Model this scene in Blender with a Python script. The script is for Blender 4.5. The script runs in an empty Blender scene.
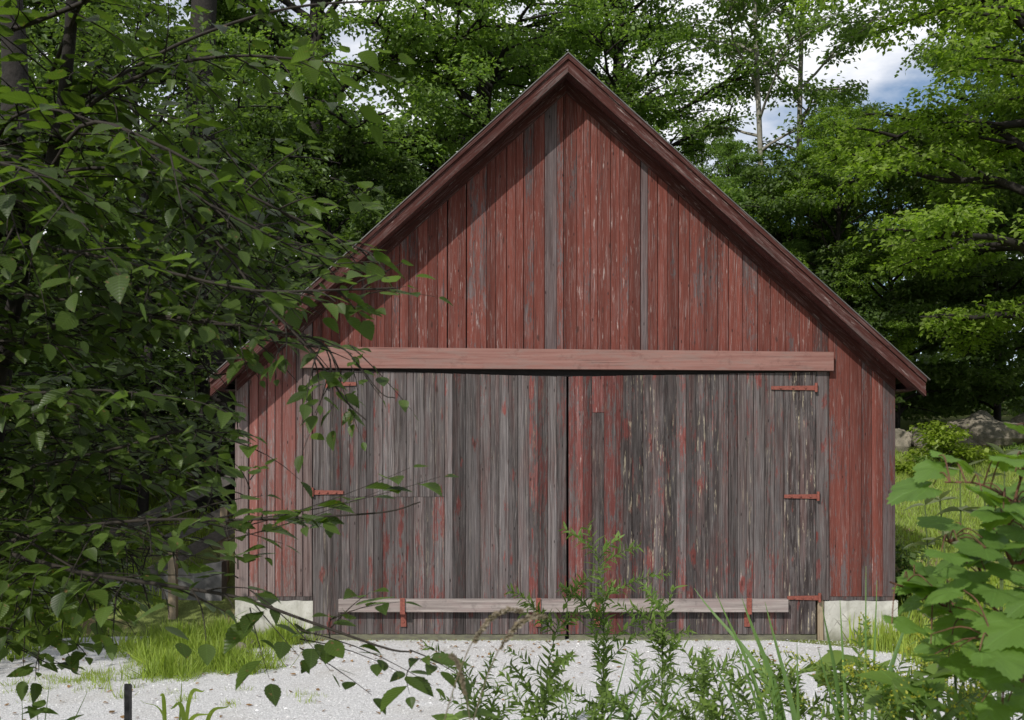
import bpy, math, random
import numpy as np
R = math.radians
# ------------------------------------------------------------------ camera, world, sun, exposure
S = bpy.context.scene
COL = S.collection
F, CX, CY, CAMZ = 990.0, 512.0, 480.0, 1.78       # focal length in pixels, principal column, horizon row
cam = bpy.data.cameras.new('camera'); camo = bpy.data.objects.new('camera', cam); COL.objects.link(camo)
camo.location = (0, 0, CAMZ); camo.rotation_euler = (R(90), 0, 0)
cam.sensor_width = 36; cam.lens = F / 1024 * 36; cam.shift_y = (CY - 360) / 1024
cam.clip_start = .05; cam.clip_end = 2000
cam.dof.use_dof = True; cam.dof.focus_distance = 9.5; cam.dof.aperture_fstop = 11
S.camera = camo
SUNV = np.array([.575, 1.0, -.875]); SUNV /= np.linalg.norm(SUNV)
w = bpy.data.worlds.new('World'); S.world = w; w.use_nodes = True
wn = w.node_tree; wn.nodes.clear()
wo = wn.nodes.new('ShaderNodeOutputWorld'); bg = wn.nodes.new('ShaderNodeBackground')
sky = wn.nodes.new('ShaderNodeTexSky'); sky.sky_type = 'NISHITA'; sky.sun_disc = False
sky.sun_elevation = math.asin(-SUNV[2]); sky.sun_rotation = math.atan2(-SUNV[0], -SUNV[1]) % (2 * math.pi)
sky.air_density = 1.0; sky.dust_density = .6
tc = wn.nodes.new('ShaderNodeTexCoord')
mp = wn.nodes.new('ShaderNodeMapping'); mp.inputs['Scale'].default_value = (1, 1, 2.6); mp.inputs['Location'].default_value = (.35, .1, .2)
cn = wn.nodes.new('ShaderNodeTexNoise'); cn.inputs['Scale'].default_value = 2.2; cn.inputs['Detail'].default_value = 9; cn.inputs['Roughness'].default_value = .56
cr = wn.nodes.new('ShaderNodeMapRange'); cr.inputs[1].default_value = .44; cr.inputs[2].default_value = .56
mixc = wn.nodes.new('ShaderNodeMix'); mixc.data_type = 'RGBA'
CLOUD = 9.2
mixc.inputs[7].default_value = (CLOUD, CLOUD * 1.01, CLOUD * 1.05, 1)
wn.links.new(tc.outputs['Generated'], mp.inputs[0]); wn.links.new(mp.outputs[0], cn.inputs['Vector'])
wn.links.new(cn.outputs['Fac'], cr.inputs[0]); wn.links.new(cr.outputs[0], mixc.inputs[0])
wn.links.new(sky.outputs[0], mixc.inputs[6]); wn.links.new(mixc.outputs[2], bg.inputs[0])
bg.inputs[1].default_value = .115
wn.links.new(bg.outputs[0], wo.inputs[0])
sl = bpy.data.lights.new('sun', 'SUN'); sl.energy = 4.0; sl.angle = R(.55); sl.color = (1, .955, .88)
so = bpy.data.objects.new('sun', sl); COL.objects.link(so)
from mathutils import Vector
so.rotation_euler = Vector(SUNV.tolist()).to_track_quat('-Z', 'Y').to_euler(); so.location = (-6, -10, 12)
S.view_settings.view_transform = 'Standard'; S.view_settings.look = 'None'
S.view_settings.exposure = 0.0; S.view_settings.gamma = 1
S.cycles.max_bounces = 8; S.cycles.transparent_max_bounces = 8
S.cycles.use_denoising = True

# ------------------------------------------------------------------ helpers
def at(px, py, Y): return np.array([(px - CX) * Y / F, Y, CAMZ + (CY - py) * Y / F])
def srgb(r, g, b):
    f = lambda c: (c / 255 / 12.92) if c / 255 <= .04045 else ((c / 255 + .055) / 1.055) ** 2.4
    return (f(r), f(g), f(b), 1)
def tag(o, label=None, cat=None, group=None, kind=None):
    if label: o['label'] = label
    if cat: o['category'] = cat
    if group: o['group'] = group
    if kind: o['kind'] = kind
    return o
def empty(name, loc, label=None, cat=None, group=None):
    o = bpy.data.objects.new(name, None); COL.objects.link(o); o.location = tuple(float(v) for v in loc)
    o.empty_display_size = .1
    return tag(o, label, cat, group)
def root_of(o):
    while o.parent: o = o.parent
    return o
def make(name, V, faces, mat, parent=None, uv=None, wear=None, smooth=False, origin=None):
    """V (n,3) world coordinates; faces: list of int arrays (k,m) with m verts each"""
    V = np.asarray(V, dtype=np.float64)
    if parent is not None: org = np.array(root_of(parent).location)
    elif origin is not None: org = np.array(origin, dtype=float)
    else: org = np.zeros(3)
    V = V - org
    me = bpy.data.meshes.new(name)
    if not isinstance(faces, list): faces = [faces]
    faces = [np.asarray(f, dtype=np.int32) for f in faces if len(f)]
    loops = np.concatenate([f.ravel() for f in faces]); tot = np.concatenate([np.full(len(f), f.shape[1], np.int32) for f in faces])
    me.vertices.add(len(V)); me.vertices.foreach_set('co', V.astype(np.float32).ravel())
    me.loops.add(len(loops)); me.loops.foreach_set('vertex_index', loops)
    me.polygons.add(len(tot)); st = np.concatenate([[0], np.cumsum(tot)[:-1]]).astype(np.int32)
    me.polygons.foreach_set('loop_start', st); me.polygons.foreach_set('loop_total', tot)
    me.polygons.foreach_set('use_smooth', np.full(len(tot), bool(smooth)))
    if uv is not None:
        ul = me.uv_layers.new(name='UVMap'); ul.data.foreach_set('uv', np.asarray(uv, np.float32)[loops].ravel())
    if wear is not None:
        a = me.color_attributes.new('wear', 'FLOAT_COLOR', 'POINT')
        ww = np.ones((len(V), 4), np.float32); ww[:, :3] = wear; a.data.foreach_set('color', ww.ravel())
    me.update(calc_edges=True); me.validate()
    if isinstance(mat, (list, tuple)):
        for m_ in mat: me.materials.append(m_)
    elif mat: me.materials.append(mat)
    o = bpy.data.objects.new(name, me); COL.objects.link(o)
    if parent is not None: o.parent = parent
    elif origin is not None: o.location = tuple(org)
    return o
class MB:
    def __init__(s): s.v = []; s.q = []; s.t = []; s.w = []; s.n = 0
    def hexa(s, p, wear=(0, 0, 0)):
        """8 points: bottom 0-3 ccw, top 4-7"""
        n = s.n; s.v.append(np.asarray(p, float)); s.w.append(np.tile(wear, (8, 1)))
        s.q.append(np.array([[0, 3, 2, 1], [4, 5, 6, 7], [0, 1, 5, 4], [1, 2, 6, 5], [2, 3, 7, 6], [3, 0, 4, 7]]) + n); s.n += 8
    def box(s, x0, x1, y0, y1, z0, z1, wear=(0, 0, 0)):
        s.hexa([(x0, y0, z0), (x1, y0, z0), (x1, y1, z0), (x0, y1, z0), (x0, y0, z1), (x1, y0, z1), (x1, y1, z1), (x0, y1, z1)], wear)
    def board(s, x0, x1, zb0, zb1, zt0, zt1, yf, th, wear, rng, bow=.004):
        """a vertical plank in the XZ plane with a slightly uneven face, chamfered long edges"""
        j0, j1 = rng.uniform(0, bow), rng.uniform(0, bow); c = min(.006, (x1 - x0) * .2)
        xs = [x0, x0 + c, x1 - c, x1]; n = s.n; P = []
        for k, x in enumerate(xs):
            t = (x - x0) / (x1 - x0); y = yf - (j0 * (1 - t) + j1 * t) + (c * .8 if k in (0, 3) else 0)
            P += [(x, y, zb0 * (1 - t) + zb1 * t), (x, y, zt0 * (1 - t) + zt1 * t)]
        P += [(x1, yf + th, zb1), (x1, yf + th, zt1), (x0, yf + th, zb0), (x0, yf + th, zt0)]
        m = 6; q = []
        for k in range(m):
            a = k; b = (k + 1) % m
            q.append([2 * a, 2 * b, 2 * b + 1, 2 * a + 1])
        s.v.append(np.array(P)); s.w.append(np.tile(wear, (12, 1)))
        s.q.append(np.array(q) + n)
        s.q.append(np.array([[1, 3, 5, 7], [1, 7, 9, 11], [6, 4, 2, 0], [10, 8, 6, 0]]) + n)
        s.n += 12
    def cyl(s, c, r, h, axis=2, seg=12, wear=(0, 0, 0)):
        n = s.n; a = np.linspace(0, 2 * math.pi, seg, endpoint=False); P = np.zeros((2 * seg, 3)); o = [i for i in range(3) if i != axis]
        P[:seg, o[0]] = P[seg:, o[0]] = np.cos(a) * r; P[:seg, o[1]] = P[seg:, o[1]] = np.sin(a) * r
        P[:seg, axis] = -h / 2; P[seg:, axis] = h / 2
        s.v.append(P + np.asarray(c)); s.w.append(np.tile(wear, (2 * seg, 1)))
        i = np.arange(seg); j = (i + 1) % seg
        s.q.append(np.stack([i, j, j + seg, i + seg], 1) + n)
        s.t.append(np.array([[0, k, k + 1] for k in range(1, seg - 1)] + [[seg, seg + k + 1, seg + k] for k in range(1, seg - 1)]) + n); s.n += 2 * seg
    def build(s, name, mat, parent=None, origin=None, smooth=False):
        f = [np.concatenate(s.q)] if s.q else []
        if s.t: f.append(np.concatenate(s.t))
        return make(name, np.concatenate(s.v), f, mat, parent, wear=np.concatenate(s.w), origin=origin, smooth=smooth)
class Tubes:
    def __init__(s, seg=6): s.seg = seg; s.v = []; s.f = []; s.n = 0
    def add(s, P, r):
        P = np.asarray(P, float); m = len(P); r = np.broadcast_to(np.asarray(r, float), (m,)); g = s.seg
        T = np.gradient(P, axis=0); T /= np.linalg.norm(T, axis=1)[:, None] + 1e-9
        ref = np.array([0, 0, 1.]) if abs(T[0][2]) < .9 else np.array([1., 0, 0])
        A = np.cross(T, ref); A /= np.linalg.norm(A, axis=1)[:, None] + 1e-9; B = np.cross(T, A)
        a = np.linspace(0, 2 * math.pi, g, endpoint=False)
        V = P[:, None] + r[:, None, None] * (np.cos(a)[None, :, None] * A[:, None] + np.sin(a)[None, :, None] * B[:, None])
        s.v.append(V.reshape(-1, 3)); i = np.arange(m - 1)[:, None] * g; k = np.arange(g)[None]; k2 = (k + 1) % g
        s.f.append(np.stack([i + k, i + k2, i + g + k2, i + g + k], -1).reshape(-1, 4) + s.n); s.n += m * g
    def build(s, name, mat, parent=None, origin=None):
        return make(name, np.concatenate(s.v), np.concatenate(s.f), mat, parent, smooth=True, origin=origin)
def norm(a): return a / (np.linalg.norm(a, axis=-1, keepdims=True) + 1e-9)
def spline(P, n=12):
    """smooth Catmull-Rom through control points"""
    P = np.asarray(P, float); Q = np.vstack([2 * P[0] - P[1], P, 2 * P[-1] - P[-2]]); out = []
    m = len(P) - 1; ts = np.linspace(0, m, n)
    for t in ts:
        i = min(int(t), m - 1); u = t - i; a, b, c, d = Q[i:i + 4]
        out.append(.5 * ((2 * b) + (c - a) * u + (2 * a - 5 * b + 4 * c - d) * u * u + (3 * b - a - 3 * c + d) * u ** 3))
    return np.array(out)
class Leaves:
    """collects leaf frames; one mesh at the end"""
    def __init__(s): s.p = []; s.d = []; s.n = []; s.s = []
    def add(s, p, d, n, size):
        p = np.atleast_2d(p); k = len(p)
        s.p.append(p); s.d.append(np.broadcast_to(d, (k, 3))); s.n.append(np.broadcast_to(n, (k, 3))); s.s.append(np.broadcast_to(size, (k,)))
    def arrays(s): return np.concatenate(s.p), np.concatenate(s.d), np.concatenate(s.n), np.concatenate(s.s)
def leaf_mesh(name, arr, tmpl, mat, parent=None, origin=None, keep=None, smooth=True, seed=0):
    p, d, n, sz = arr
    if keep is not None: p, d, n, sz = p[keep], d[keep], n[keep], sz[keep]
    d = norm(d); side = norm(np.cross(d, n)); n = np.cross(side, d)
    tv, tf, tuv = tmpl[:3]; K = len(p); m = len(tv)
    rg = np.random.default_rng(seed); curl = rg.normal(.0, .9, (K, 1)); wid = rg.uniform(.82, 1.15, (K, 1))
    L = tv[None, :, 1]; Wd = tv[None, :, 0] * wid; Z = tv[None, :, 2] * (1 + curl * .6) - .10 * (1 + curl) * L ** 2
    V = p[:, None] + sz[:, None, None] * (L[..., None] * d[:, None] + Wd[..., None] * side[:, None] + Z[..., None] * n[:, None])
    fs = []
    for f in tf: fs.append((f[None] + (np.arange(K) * m)[:, None, None]).reshape(-1, f.shape[1]))
    return make(name, V.reshape(-1, 3), fs, mat, parent, uv=np.tile(tuv, (K, 1)), smooth=smooth, origin=origin)
# leaf templates (x across, y along, z up)
def strip_leaf(st, wf, fold=.25, serr=0.0):
    u = np.linspace(0, 1, st); wd = wf(u); wd = wd * (1 + serr * np.where(np.arange(st) % 2 == 0, 1, -1))
    V = []; UV = []
    for k in range(st):
        V += [(-wd[k], u[k] - (.04 if serr and k % 2 == 0 else 0) * 0, fold * wd[k]), (0, u[k], 0), (wd[k], u[k], fold * wd[k])]
        UV += [(0.5 - wd[k], u[k]), (.5, u[k]), (.5 + wd[k], u[k])]
    q = []
    for k in range(st - 1):
        a = 3 * k; q += [[a, a + 1, a + 4, a + 3], [a + 1, a + 2, a + 5, a + 4]]
    return np.array(V, float), [np.array(q)], np.array(UV, float)
T_FAR = (np.array([(0, 0, 0), (-.36, .45, .10), (0, 1, -.05), (.36, .45, .10)], float), [np.array([[0, 3, 2], [0, 2, 1]])], np.array([(.5, 0), (.1, .45), (.5, 1), (.9, .45)], float))
ov = lambda u: .33 * np.sin(math.pi * np.clip(u, 0, 1) ** .72) ** .85 * (1 - .30 * u ** 2) + .002
T_OVATE = strip_leaf(15, ov, .22, .055)
T_MID = strip_leaf(5, lambda u: .33 * np.sin(math.pi * u ** .85) + .004, .25)
T_LANCE = strip_leaf(5, lambda u: .13 * np.sin(math.pi * u ** .7) + .004, .3)
T_BLADE = strip_leaf(6, lambda u: .028 * (1 - u) ** .6 + .001, .3)
def lobed():
    ang = np.linspace(-math.pi, math.pi, 73)[:-1]
    def rad(a):
        l = 0
        for c, am, wd in ((0, 1.0, .38), (1.0, .82, .34), (-1.0, .82, .34), (2.0, .62, .42), (-2.0, .62, .42)):
            l = max(l, am * math.exp(-((a - c) / wd) ** 2 * .5) )
        r = .40 + .24 * l
        if abs(abs(a) - math.pi) < .35: r *= .55 + .45 * abs(abs(a) - math.pi) / .35
        return r
    rr = np.array([rad(a) for a in ang]) * (1 + .05 * np.where(np.arange(72) % 2 == 0, 1, -1))
    V = [(0, 0, 0)]; UV = [(.5, .5)]
    for sc in (.5, 1):
        for a, r in zip(ang, rr):
            x = math.sin(a) * r * sc; y = math.cos(a) * r * sc
            z = .05 * math.sin(a * 5) * sc * r + .10 * abs(x) - .16 * (x * x + y * y)
            V.append((x, y + .0, z)); UV.append((.5 + x, .5 + y))
    V = np.array(V); V[:, 1] += .33
    i = np.arange(72); j = (i + 1) % 72
    return V, [np.stack([np.zeros(72, int), 1 + i, 1 + j], 1), np.stack([1 + i, 73 + i, 73 + j, 1 + j], 1)], np.array(UV)
T_LOBED = lobed()
rot = lambda v, a: np.array([v[0] * math.cos(a) - v[1] * math.sin(a), v[0] * math.sin(a) + v[1] * math.cos(a), v[2]])

# ------------------------------------------------------------------ materials
class N:
    def __init__(s, name):
        s.m = bpy.data.materials.new(name); s.m.use_nodes = True; s.t = s.m.node_tree; s.t.nodes.clear()
        s.out = s.t.nodes.new('ShaderNodeOutputMaterial')
    def add(s, typ, ins=None, **props):
        n = s.t.nodes.new('ShaderNode' + typ)
        for k, v in props.items(): setattr(n, k, v)
        for k, v in (ins or {}).items():
            if isinstance(v, bpy.types.NodeSocket): s.t.links.new(v, n.inputs[k])
            else: n.inputs[k].default_value = v
        return n
    def math(s, op, a, b=0.0, c=None):
        i = {0: a, 1: b}
        if c is not None: i[2] = c
        return s.add('Math', i, operation=op).outputs[0]
    def vmul(s, v, sc): return s.add('VectorMath', {0: v, 1: sc}, operation='MULTIPLY').outputs[0]
    def noise(s, v, sc=(1, 1, 1), detail=4, rough=.55, dist=0.0):
        return s.add('TexNoise', {'Vector': s.vmul(v, sc), 'Scale': 1.0, 'Detail': detail, 'Roughness': rough, 'Distortion': dist}).outputs['Fac']
    def mr(s, v, a, b, c=0.0, d=1.0): return s.add('MapRange', {0: v, 1: a, 2: b, 3: c, 4: d}).outputs[0]
    def mix(s, f, a, b, bt='MIX'):
        n = s.t.nodes.new('ShaderNodeMix'); n.data_type = 'RGBA'; n.blend_type = bt
        for i, v in ((0, f), (6, a), (7, b)):
            if isinstance(v, bpy.types.NodeSocket): s.t.links.new(v, n.inputs[i])
            else: n.inputs[i].default_value = v
        return n.outputs[2]
    def scale(s, col, f):
        n = s.add('VectorMath', {0: col, 3: f}, operation='SCALE'); return n.outputs[0]
    def surf(s, sock): s.t.links.new(sock, s.out.inputs[0]); return s.m
    def bsdf(s, col, rough=.8, bump=None, bstr=.3, bdist=.01, spec=.3, metal=0):
        i = {'Base Color': col, 'Roughness': rough, 'Specular IOR Level': spec, 'Metallic': metal}
        if bump is not None: i['Normal'] = s.add('Bump', {'Height': bump, 'Strength': bstr, 'Distance': bdist}).outputs[0]
        return s.add('BsdfPrincipled', i).outputs[0]
def leaf_mat(name, base, var=.35, trans=.35, tcol=None, vein=False, rough=.5, yellow=.0, brown=0.0, spec=.35):
    n = N(name); g = n.add('NewGeometry'); r = g.outputs['Random Per Island']; oi = n.add('ObjectInfo').outputs['Random']
    b = np.array(base)
    c1 = tuple(b * (1 - var)) + (1,); c2 = tuple(np.minimum(b * np.array([1 + var * 1.3, 1 + var, 1 + var * .3]), 1)) + (1,)
    col = n.mix(r, c1, c2)
    col = n.mix(n.math('MULTIPLY', oi, .5), col, tuple(b * np.array([1.25, 1.05, .7])) + (1,))
    if yellow:
        r2 = n.math('FRACT', n.math('MULTIPLY', r, 17.3)); col = n.mix(n.mr(r2, 1 - yellow, 1 - yellow + .03), col, (b[0] * 3.2, b[1] * 1.9, b[2] * .9, 1))
    bump = None
    if vein is True:
        uv = n.add('TexCoord').outputs['UV']; sp = n.add('SeparateXYZ', {0: uv}); x = n.math('ABSOLUTE', n.math('SUBTRACT', sp.outputs[0], .5)); y = sp.outputs[1]
        mid = n.mr(x, .006, .02, 1, 0)
        lv = n.math('FRACT', n.math('MULTIPLY', n.math('SUBTRACT', y, n.math('MULTIPLY', x, .75)), 9.0))
        lv = n.math('ABSOLUTE', n.math('SUBTRACT', lv, .5)); ln = n.mr(lv, .04, .12, 1, 0)
        vv = n.math('MAXIMUM', mid, n.math('MULTIPLY', ln, .7)); bump = n.math('MULTIPLY', lv, 1.0)
        col = n.mix(n.math('MULTIPLY', vv, .35), col, tuple(np.minimum(b * 2.0, 1)) + (1,))
    if vein == 'palmate':
        uv = n.add('TexCoord').outputs['UV']; sp = n.add('SeparateXYZ', {0: uv}); x = n.math('SUBTRACT', sp.outputs[0], .5); y = n.math('SUBTRACT', sp.outputs[1], .5); ln = None
        for a in (0, .62, -.62, 1.25, -1.25):
            dd = n.math('ABSOLUTE', n.math('SUBTRACT', n.math('MULTIPLY', x, math.cos(a)), n.math('MULTIPLY', n.math('ADD', y, .30), math.sin(a))))
            q = n.mr(dd, .004, .014, 1, 0); ln = q if ln is None else n.math('MAXIMUM', ln, q)
        tx = n.noise(uv, (26, 26, 26), 4, .6); bump = n.math('ADD', n.math('MULTIPLY', tx, .8), n.math('MULTIPLY', ln, .5))
        col = n.mix(n.math('MULTIPLY', ln, .45), col, tuple(np.minimum(b * 1.9, 1)) + (1,)); col = n.mix(n.mr(tx, .35, .7, 0, .3), col, tuple(b * .6) + (1,))
    if brown:
        v = n.add('TexCoord').outputs['Object']; sp_ = n.noise(v, (60, 60, 60), 3, .6)
        col = n.mix(n.mr(sp_, 1 - brown, 1 - brown + .04), col, (.16, .10, .05, 1))
    back = g.outputs['Backfacing']
    col = n.mix(n.math('MULTIPLY', back, .35), col, tuple(np.minimum(b * 1.8 + .01, 1)) + (1,))
    d = n.bsdf(col, rough, bump, .35, .004, spec)
    t = n.add('BsdfTranslucent', {'Color': n.mix(1.0, col, tcol or (1.5, 1.6, .5, 1), 'MULTIPLY')}).outputs[0]
    return n.surf(n.add('MixShader', {0: trans, 1: d, 2: t}).outputs[0])
def wood_mat(name, paint, dark, light, low=.0, knots=.16, rv=(.76, 1.18), tilt=0):
    n = N(name); R_ = n.add('NewGeometry').outputs['Random Per Island']
    at_ = n.add('Attribute', attribute_name='wear', attribute_type='GEOMETRY'); sp = n.add('SeparateColor', {0: at_.outputs['Color']}); P, D, K = sp.outputs[0], sp.outputs[1], sp.outputs[2]
    co = n.add('TexCoord').outputs['Object']
    if tilt: co = n.add('VectorRotate', {'Vector': co, 'Angle': R(tilt)}, rotation_type='Y_AXIS').outputs[0]
    off = n.add('CombineXYZ', {0: n.math('MULTIPLY', R_, 37.), 1: n.math('MULTIPLY', R_, 11.), 2: n.math('MULTIPLY', R_, 53.)}).outputs[0]
    v = n.add('VectorMath', {0: co, 1: off}, operation='ADD').outputs[0]
    wig = n.noise(v, (6, 6, 1.5), 2, .5)
    v2 = n.add('VectorMath', {0: v, 1: n.add('CombineXYZ', {0: n.math('MULTIPLY', n.math('SUBTRACT', wig, .5), .05)}).outputs[0]}, operation='ADD').outputs[0]
    grain = n.noise(v2, (75, 75, 1.1), 6, .66)
    fine = n.noise(v2, (230, 230, 3.0), 4, .6)
    soft = n.noise(v, (16, 16, .55), 4, .6)
    patch = n.noise(v, (11, 11, 1.5), 6, .72)
    flake = n.noise(v, (60, 60, 16), 5, .7)
    broad = n.noise(co, (1.3, 1.3, 1.0), 4, .6)
    kn = n.add('TexVoronoi', {'Vector': n.vmul(v, (7.5, 7.5, 2.3)), 'Scale': 1.0}).outputs['Distance']
    kn2 = n.math('ADD', kn, n.math('MULTIPLY', n.math('SUBTRACT', n.noise(v, (30, 30, 12), 3, .6), .35), .35)); knot = n.mr(kn2, .08, .15, 1, 0); halo = n.mr(n.math('ADD', kn, n.math('MULTIPLY', n.math('SUBTRACT', n.noise(v, (38, 38, 9), 5, .7), .5), .55)), .10, .36, 1, 0)
    m = n.math('ADD', P, n.math('MULTIPLY', n.math('SUBTRACT', patch, .5), 1.85))
    m = n.math('ADD', m, n.math('MULTIPLY', n.math('SUBTRACT', flake, .5), 1.0))
    m = n.math('ADD', m, n.math('MULTIPLY', n.math('SUBTRACT', grain, .5), .9))
    m = n.math('ADD', m, n.math('MULTIPLY', n.math('MULTIPLY', halo, n.mr(n.noise(v, (5, 5, 1.1), 3, .6), .42, .6)), knots))
    if low: m = n.math('SUBTRACT', m, n.mr(n.add('SeparateXYZ', {0: co}).outputs[2], .4, 2.3, low, 0))
    m = n.math('ADD', m, n.math('MULTIPLY', n.math('SUBTRACT', broad, .5), .5))
    mask = n.mr(m, .40, .62)
    wood = n.mix(n.mr(grain, .36, .62), dark, light)
    wood = n.mix(n.mr(soft, .42, .75, 0, .62), wood, n.mix(.5, light, (.22, .21, .22, 1)))
    wood = n.mix(n.math('MULTIPLY', D, n.mr(n.noise(v, (13, 13, 1.8), 5, .7), .3, .62)), wood, (.022, .017, .017, 1))
    pc = n.mix(n.mr(soft, .3, .72), tuple(c * .62 for c in paint[:3]) + (1,), tuple(c * 1.12 for c in paint[:3]) + (1,))
    pc = n.mix(n.mr(fine, .57, .75, 0, .35), pc, (.24, .13, .12, 1))
    pc = n.mix(n.math('MULTIPLY', n.mr(n.noise(v, (34, 34, 2.2), 5, .7), .54, .68), .5), pc, (.17, .11, .105, 1))
    wood = n.mix(n.mr(n.noise(v, (9, 9, .9), 5, .7), .48, .66, 0, .65), wood, n.mix(n.mr(grain, .32, .68), (.050, .025, .023, 1), (.125, .078, .073, 1)))
    pc = n.mix(n.math('MULTIPLY', n.mr(n.noise(v, (48, 48, 4.5), 5, .7), .60, .66, 0, .8), n.mr(n.noise(co, (1.1, 1.1, .8), 3, .6), .42, .58)), pc, (.33, .27, .255, 1))
    col = n.mix(mask, wood, pc)
    col = n.mix(n.mr(fine, .58, .72, 0, .50), col, (.34, .32, .315, 1))
    col = n.mix(n.mr(n.noise(v2, (120, 120, 1.8), 3, .5), .28, .40, .75, 0), col, (.02, .014, .013, 1))
    col = n.mix(n.math('MULTIPLY', knot, .7), col, (.035, .018, .015, 1))
    hv = n.add('TexVoronoi', {'Vector': n.vmul(v, (24, 24, 7)), 'Scale': 1.0}); hs = n.add('SeparateColor', {0: hv.outputs['Color']}).outputs[0]
    col = n.mix(n.math('MULTIPLY', n.mr(hv.outputs['Distance'], .10, .17, .85, 0), n.mr(hs, .80, .82)), col, (.012, .008, .008, 1))
    pl = n.math('MULTIPLY', K, n.math('MULTIPLY', n.mr(n.noise(v, (42, 42, 3.6), 5, .65), .585, .64), n.mr(flake, .38, .52)))
    col = n.mix(pl, col, (.29, .25, .185, 1))
    col = n.scale(col, n.mr(n.math('FRACT', n.math('MULTIPLY', R_, 7.7)), 0, 1, *rv))
    bump = n.math('ADD', n.math('MULTIPLY', grain, .7), n.math('ADD', n.math('MULTIPLY', fine, .3), n.math('MULTIPLY', mask, .25)))
    return n.surf(n.bsdf(col, .86, bump, .55, .006, .2))
RED = (.140, .041, .031, 1); RED2 = (.205, .078, .066, 1)
M = {}
M['red_wall'] = wood_mat('weathered_red_siding', RED, (.042, .029, .029, 1), (.125, .092, .092, 1), low=.12, rv=(.72, 1.2))
M['salmon'] = wood_mat('faded_red_siding', RED2, (.10, .068, .064, 1), (.24, .18, .17, 1), low=.42)
M['door'] = wood_mat('weathered_grey_door', (.135, .040, .035, 1), (.017, .013, .012, 1), (.138, .120, .117, 1), low=.0, knots=.75, rv=(.60, 1.35))
for nm_, tl_ in (('rake1', 47.8), ('rake-1', -47.8)): M[nm_] = wood_mat('dark_red_trim', (.062, .019, .015, 1), (.042, .023, .019, 1), (.085, .052, .046, 1), tilt=tl_)
M['rake'] = M['rake1']
M['soffit'] = wood_mat('soffit_paint', (.115, .034, .03, 1), (.08, .05, .046, 1), (.15, .11, .1, 1))
def beam_mat(name, a, b, c, ax=(1.2, 40, 40)):
    n = N(name); v = n.add('TexCoord').outputs['Object']
    g = n.noise(v, ax, 6, .65); p = n.noise(v, (ax[0] * 2.2, ax[1] * .35, ax[2] * .35), 5, .7)
    col = n.mix(n.mr(g, .3, .7), a, b); col = n.mix(n.mr(p, .48, .62, 0, .7), col, c)
    ck = n.noise(v, (ax[0] * .8, ax[1] * 2.4, ax[2] * 2.4), 5, .6); col = n.mix(n.mr(ck, .30, .38, .8, 0), col, (.03, .024, .022, 1))
    st = n.noise(v, (9, 9, 9), 6, .7); col = n.mix(n.mr(st, .55, .72, 0, .45), col, tuple(x * .45 for x in a[:3]) + (1,))
    return n.surf(n.bsdf(col, .85, g, .5, .005, .2))
M['header'] = beam_mat('faded_pink_beam', (.175, .080, .068, 1), (.260, .145, .125, 1), (.20, .135, .12, 1))
M['bar'] = beam_mat('bleached_bar', (.13, .105, .10, 1), (.34, .30, .28, 1), (.24, .19, .18, 1))
M['plainwood'] = beam_mat('plain_timber', (.22, .17, .115, 1), (.34, .27, .19, 1), (.18, .15, .12, 1), (40, 40, 1.2))
M['greywood'] = beam_mat('grey_timber', (.06, .055, .05, 1), (.13, .12, .11, 1), (.09, .08, .075, 1), (1.2, 40, 40))
def simple(name, c, r=.8, ns=20, amt=.3, bstr=.3, spec=.3, metal=0):
    n = N(name); v = n.add('TexCoord').outputs['Object']; a = n.noise(v, (ns,) * 3, 6, .65)
    col = n.mix(n.mr(a, .3, .7), tuple(x * (1 - amt) for x in c) + (1,), tuple(x * (1 + amt) for x in c) + (1,))
    return n.surf(n.bsdf(col, r, a, bstr, .01, spec, metal))
M['hinge'] = simple('red_iron', (.19, .058, .042), .6, 45, .35)
M['dark'] = simple('dark_interior', (.012, .010, .010), .9)
M['bark'] = simple('bark', (.020, .017, .015), .9, 30, .5, .8)
M['palebark'] = simple('pale_bark', (.20, .19, .165), .9, 14, .4, .5)
M['twig'] = simple('twig_bark', (.024, .019, .015), .8, 60, .4)
M['vinewood'] = simple('vine_stem', (.11, .050, .030), .7, 60, .35)
M['greenstem'] = simple('green_stem', (.07, .10, .03), .6, 40, .3)
M['metal_roof'] = simple('galvanised_roof', (.11, .105, .10), .45, 8, .25, .1, .5, .4)
M['stake'] = simple('black_iron', (.012, .012, .013), .5, 60, .3)
M['rust'] = simple('rusty_drum', (.22, .14, .10), .8, 15, .5)
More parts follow.
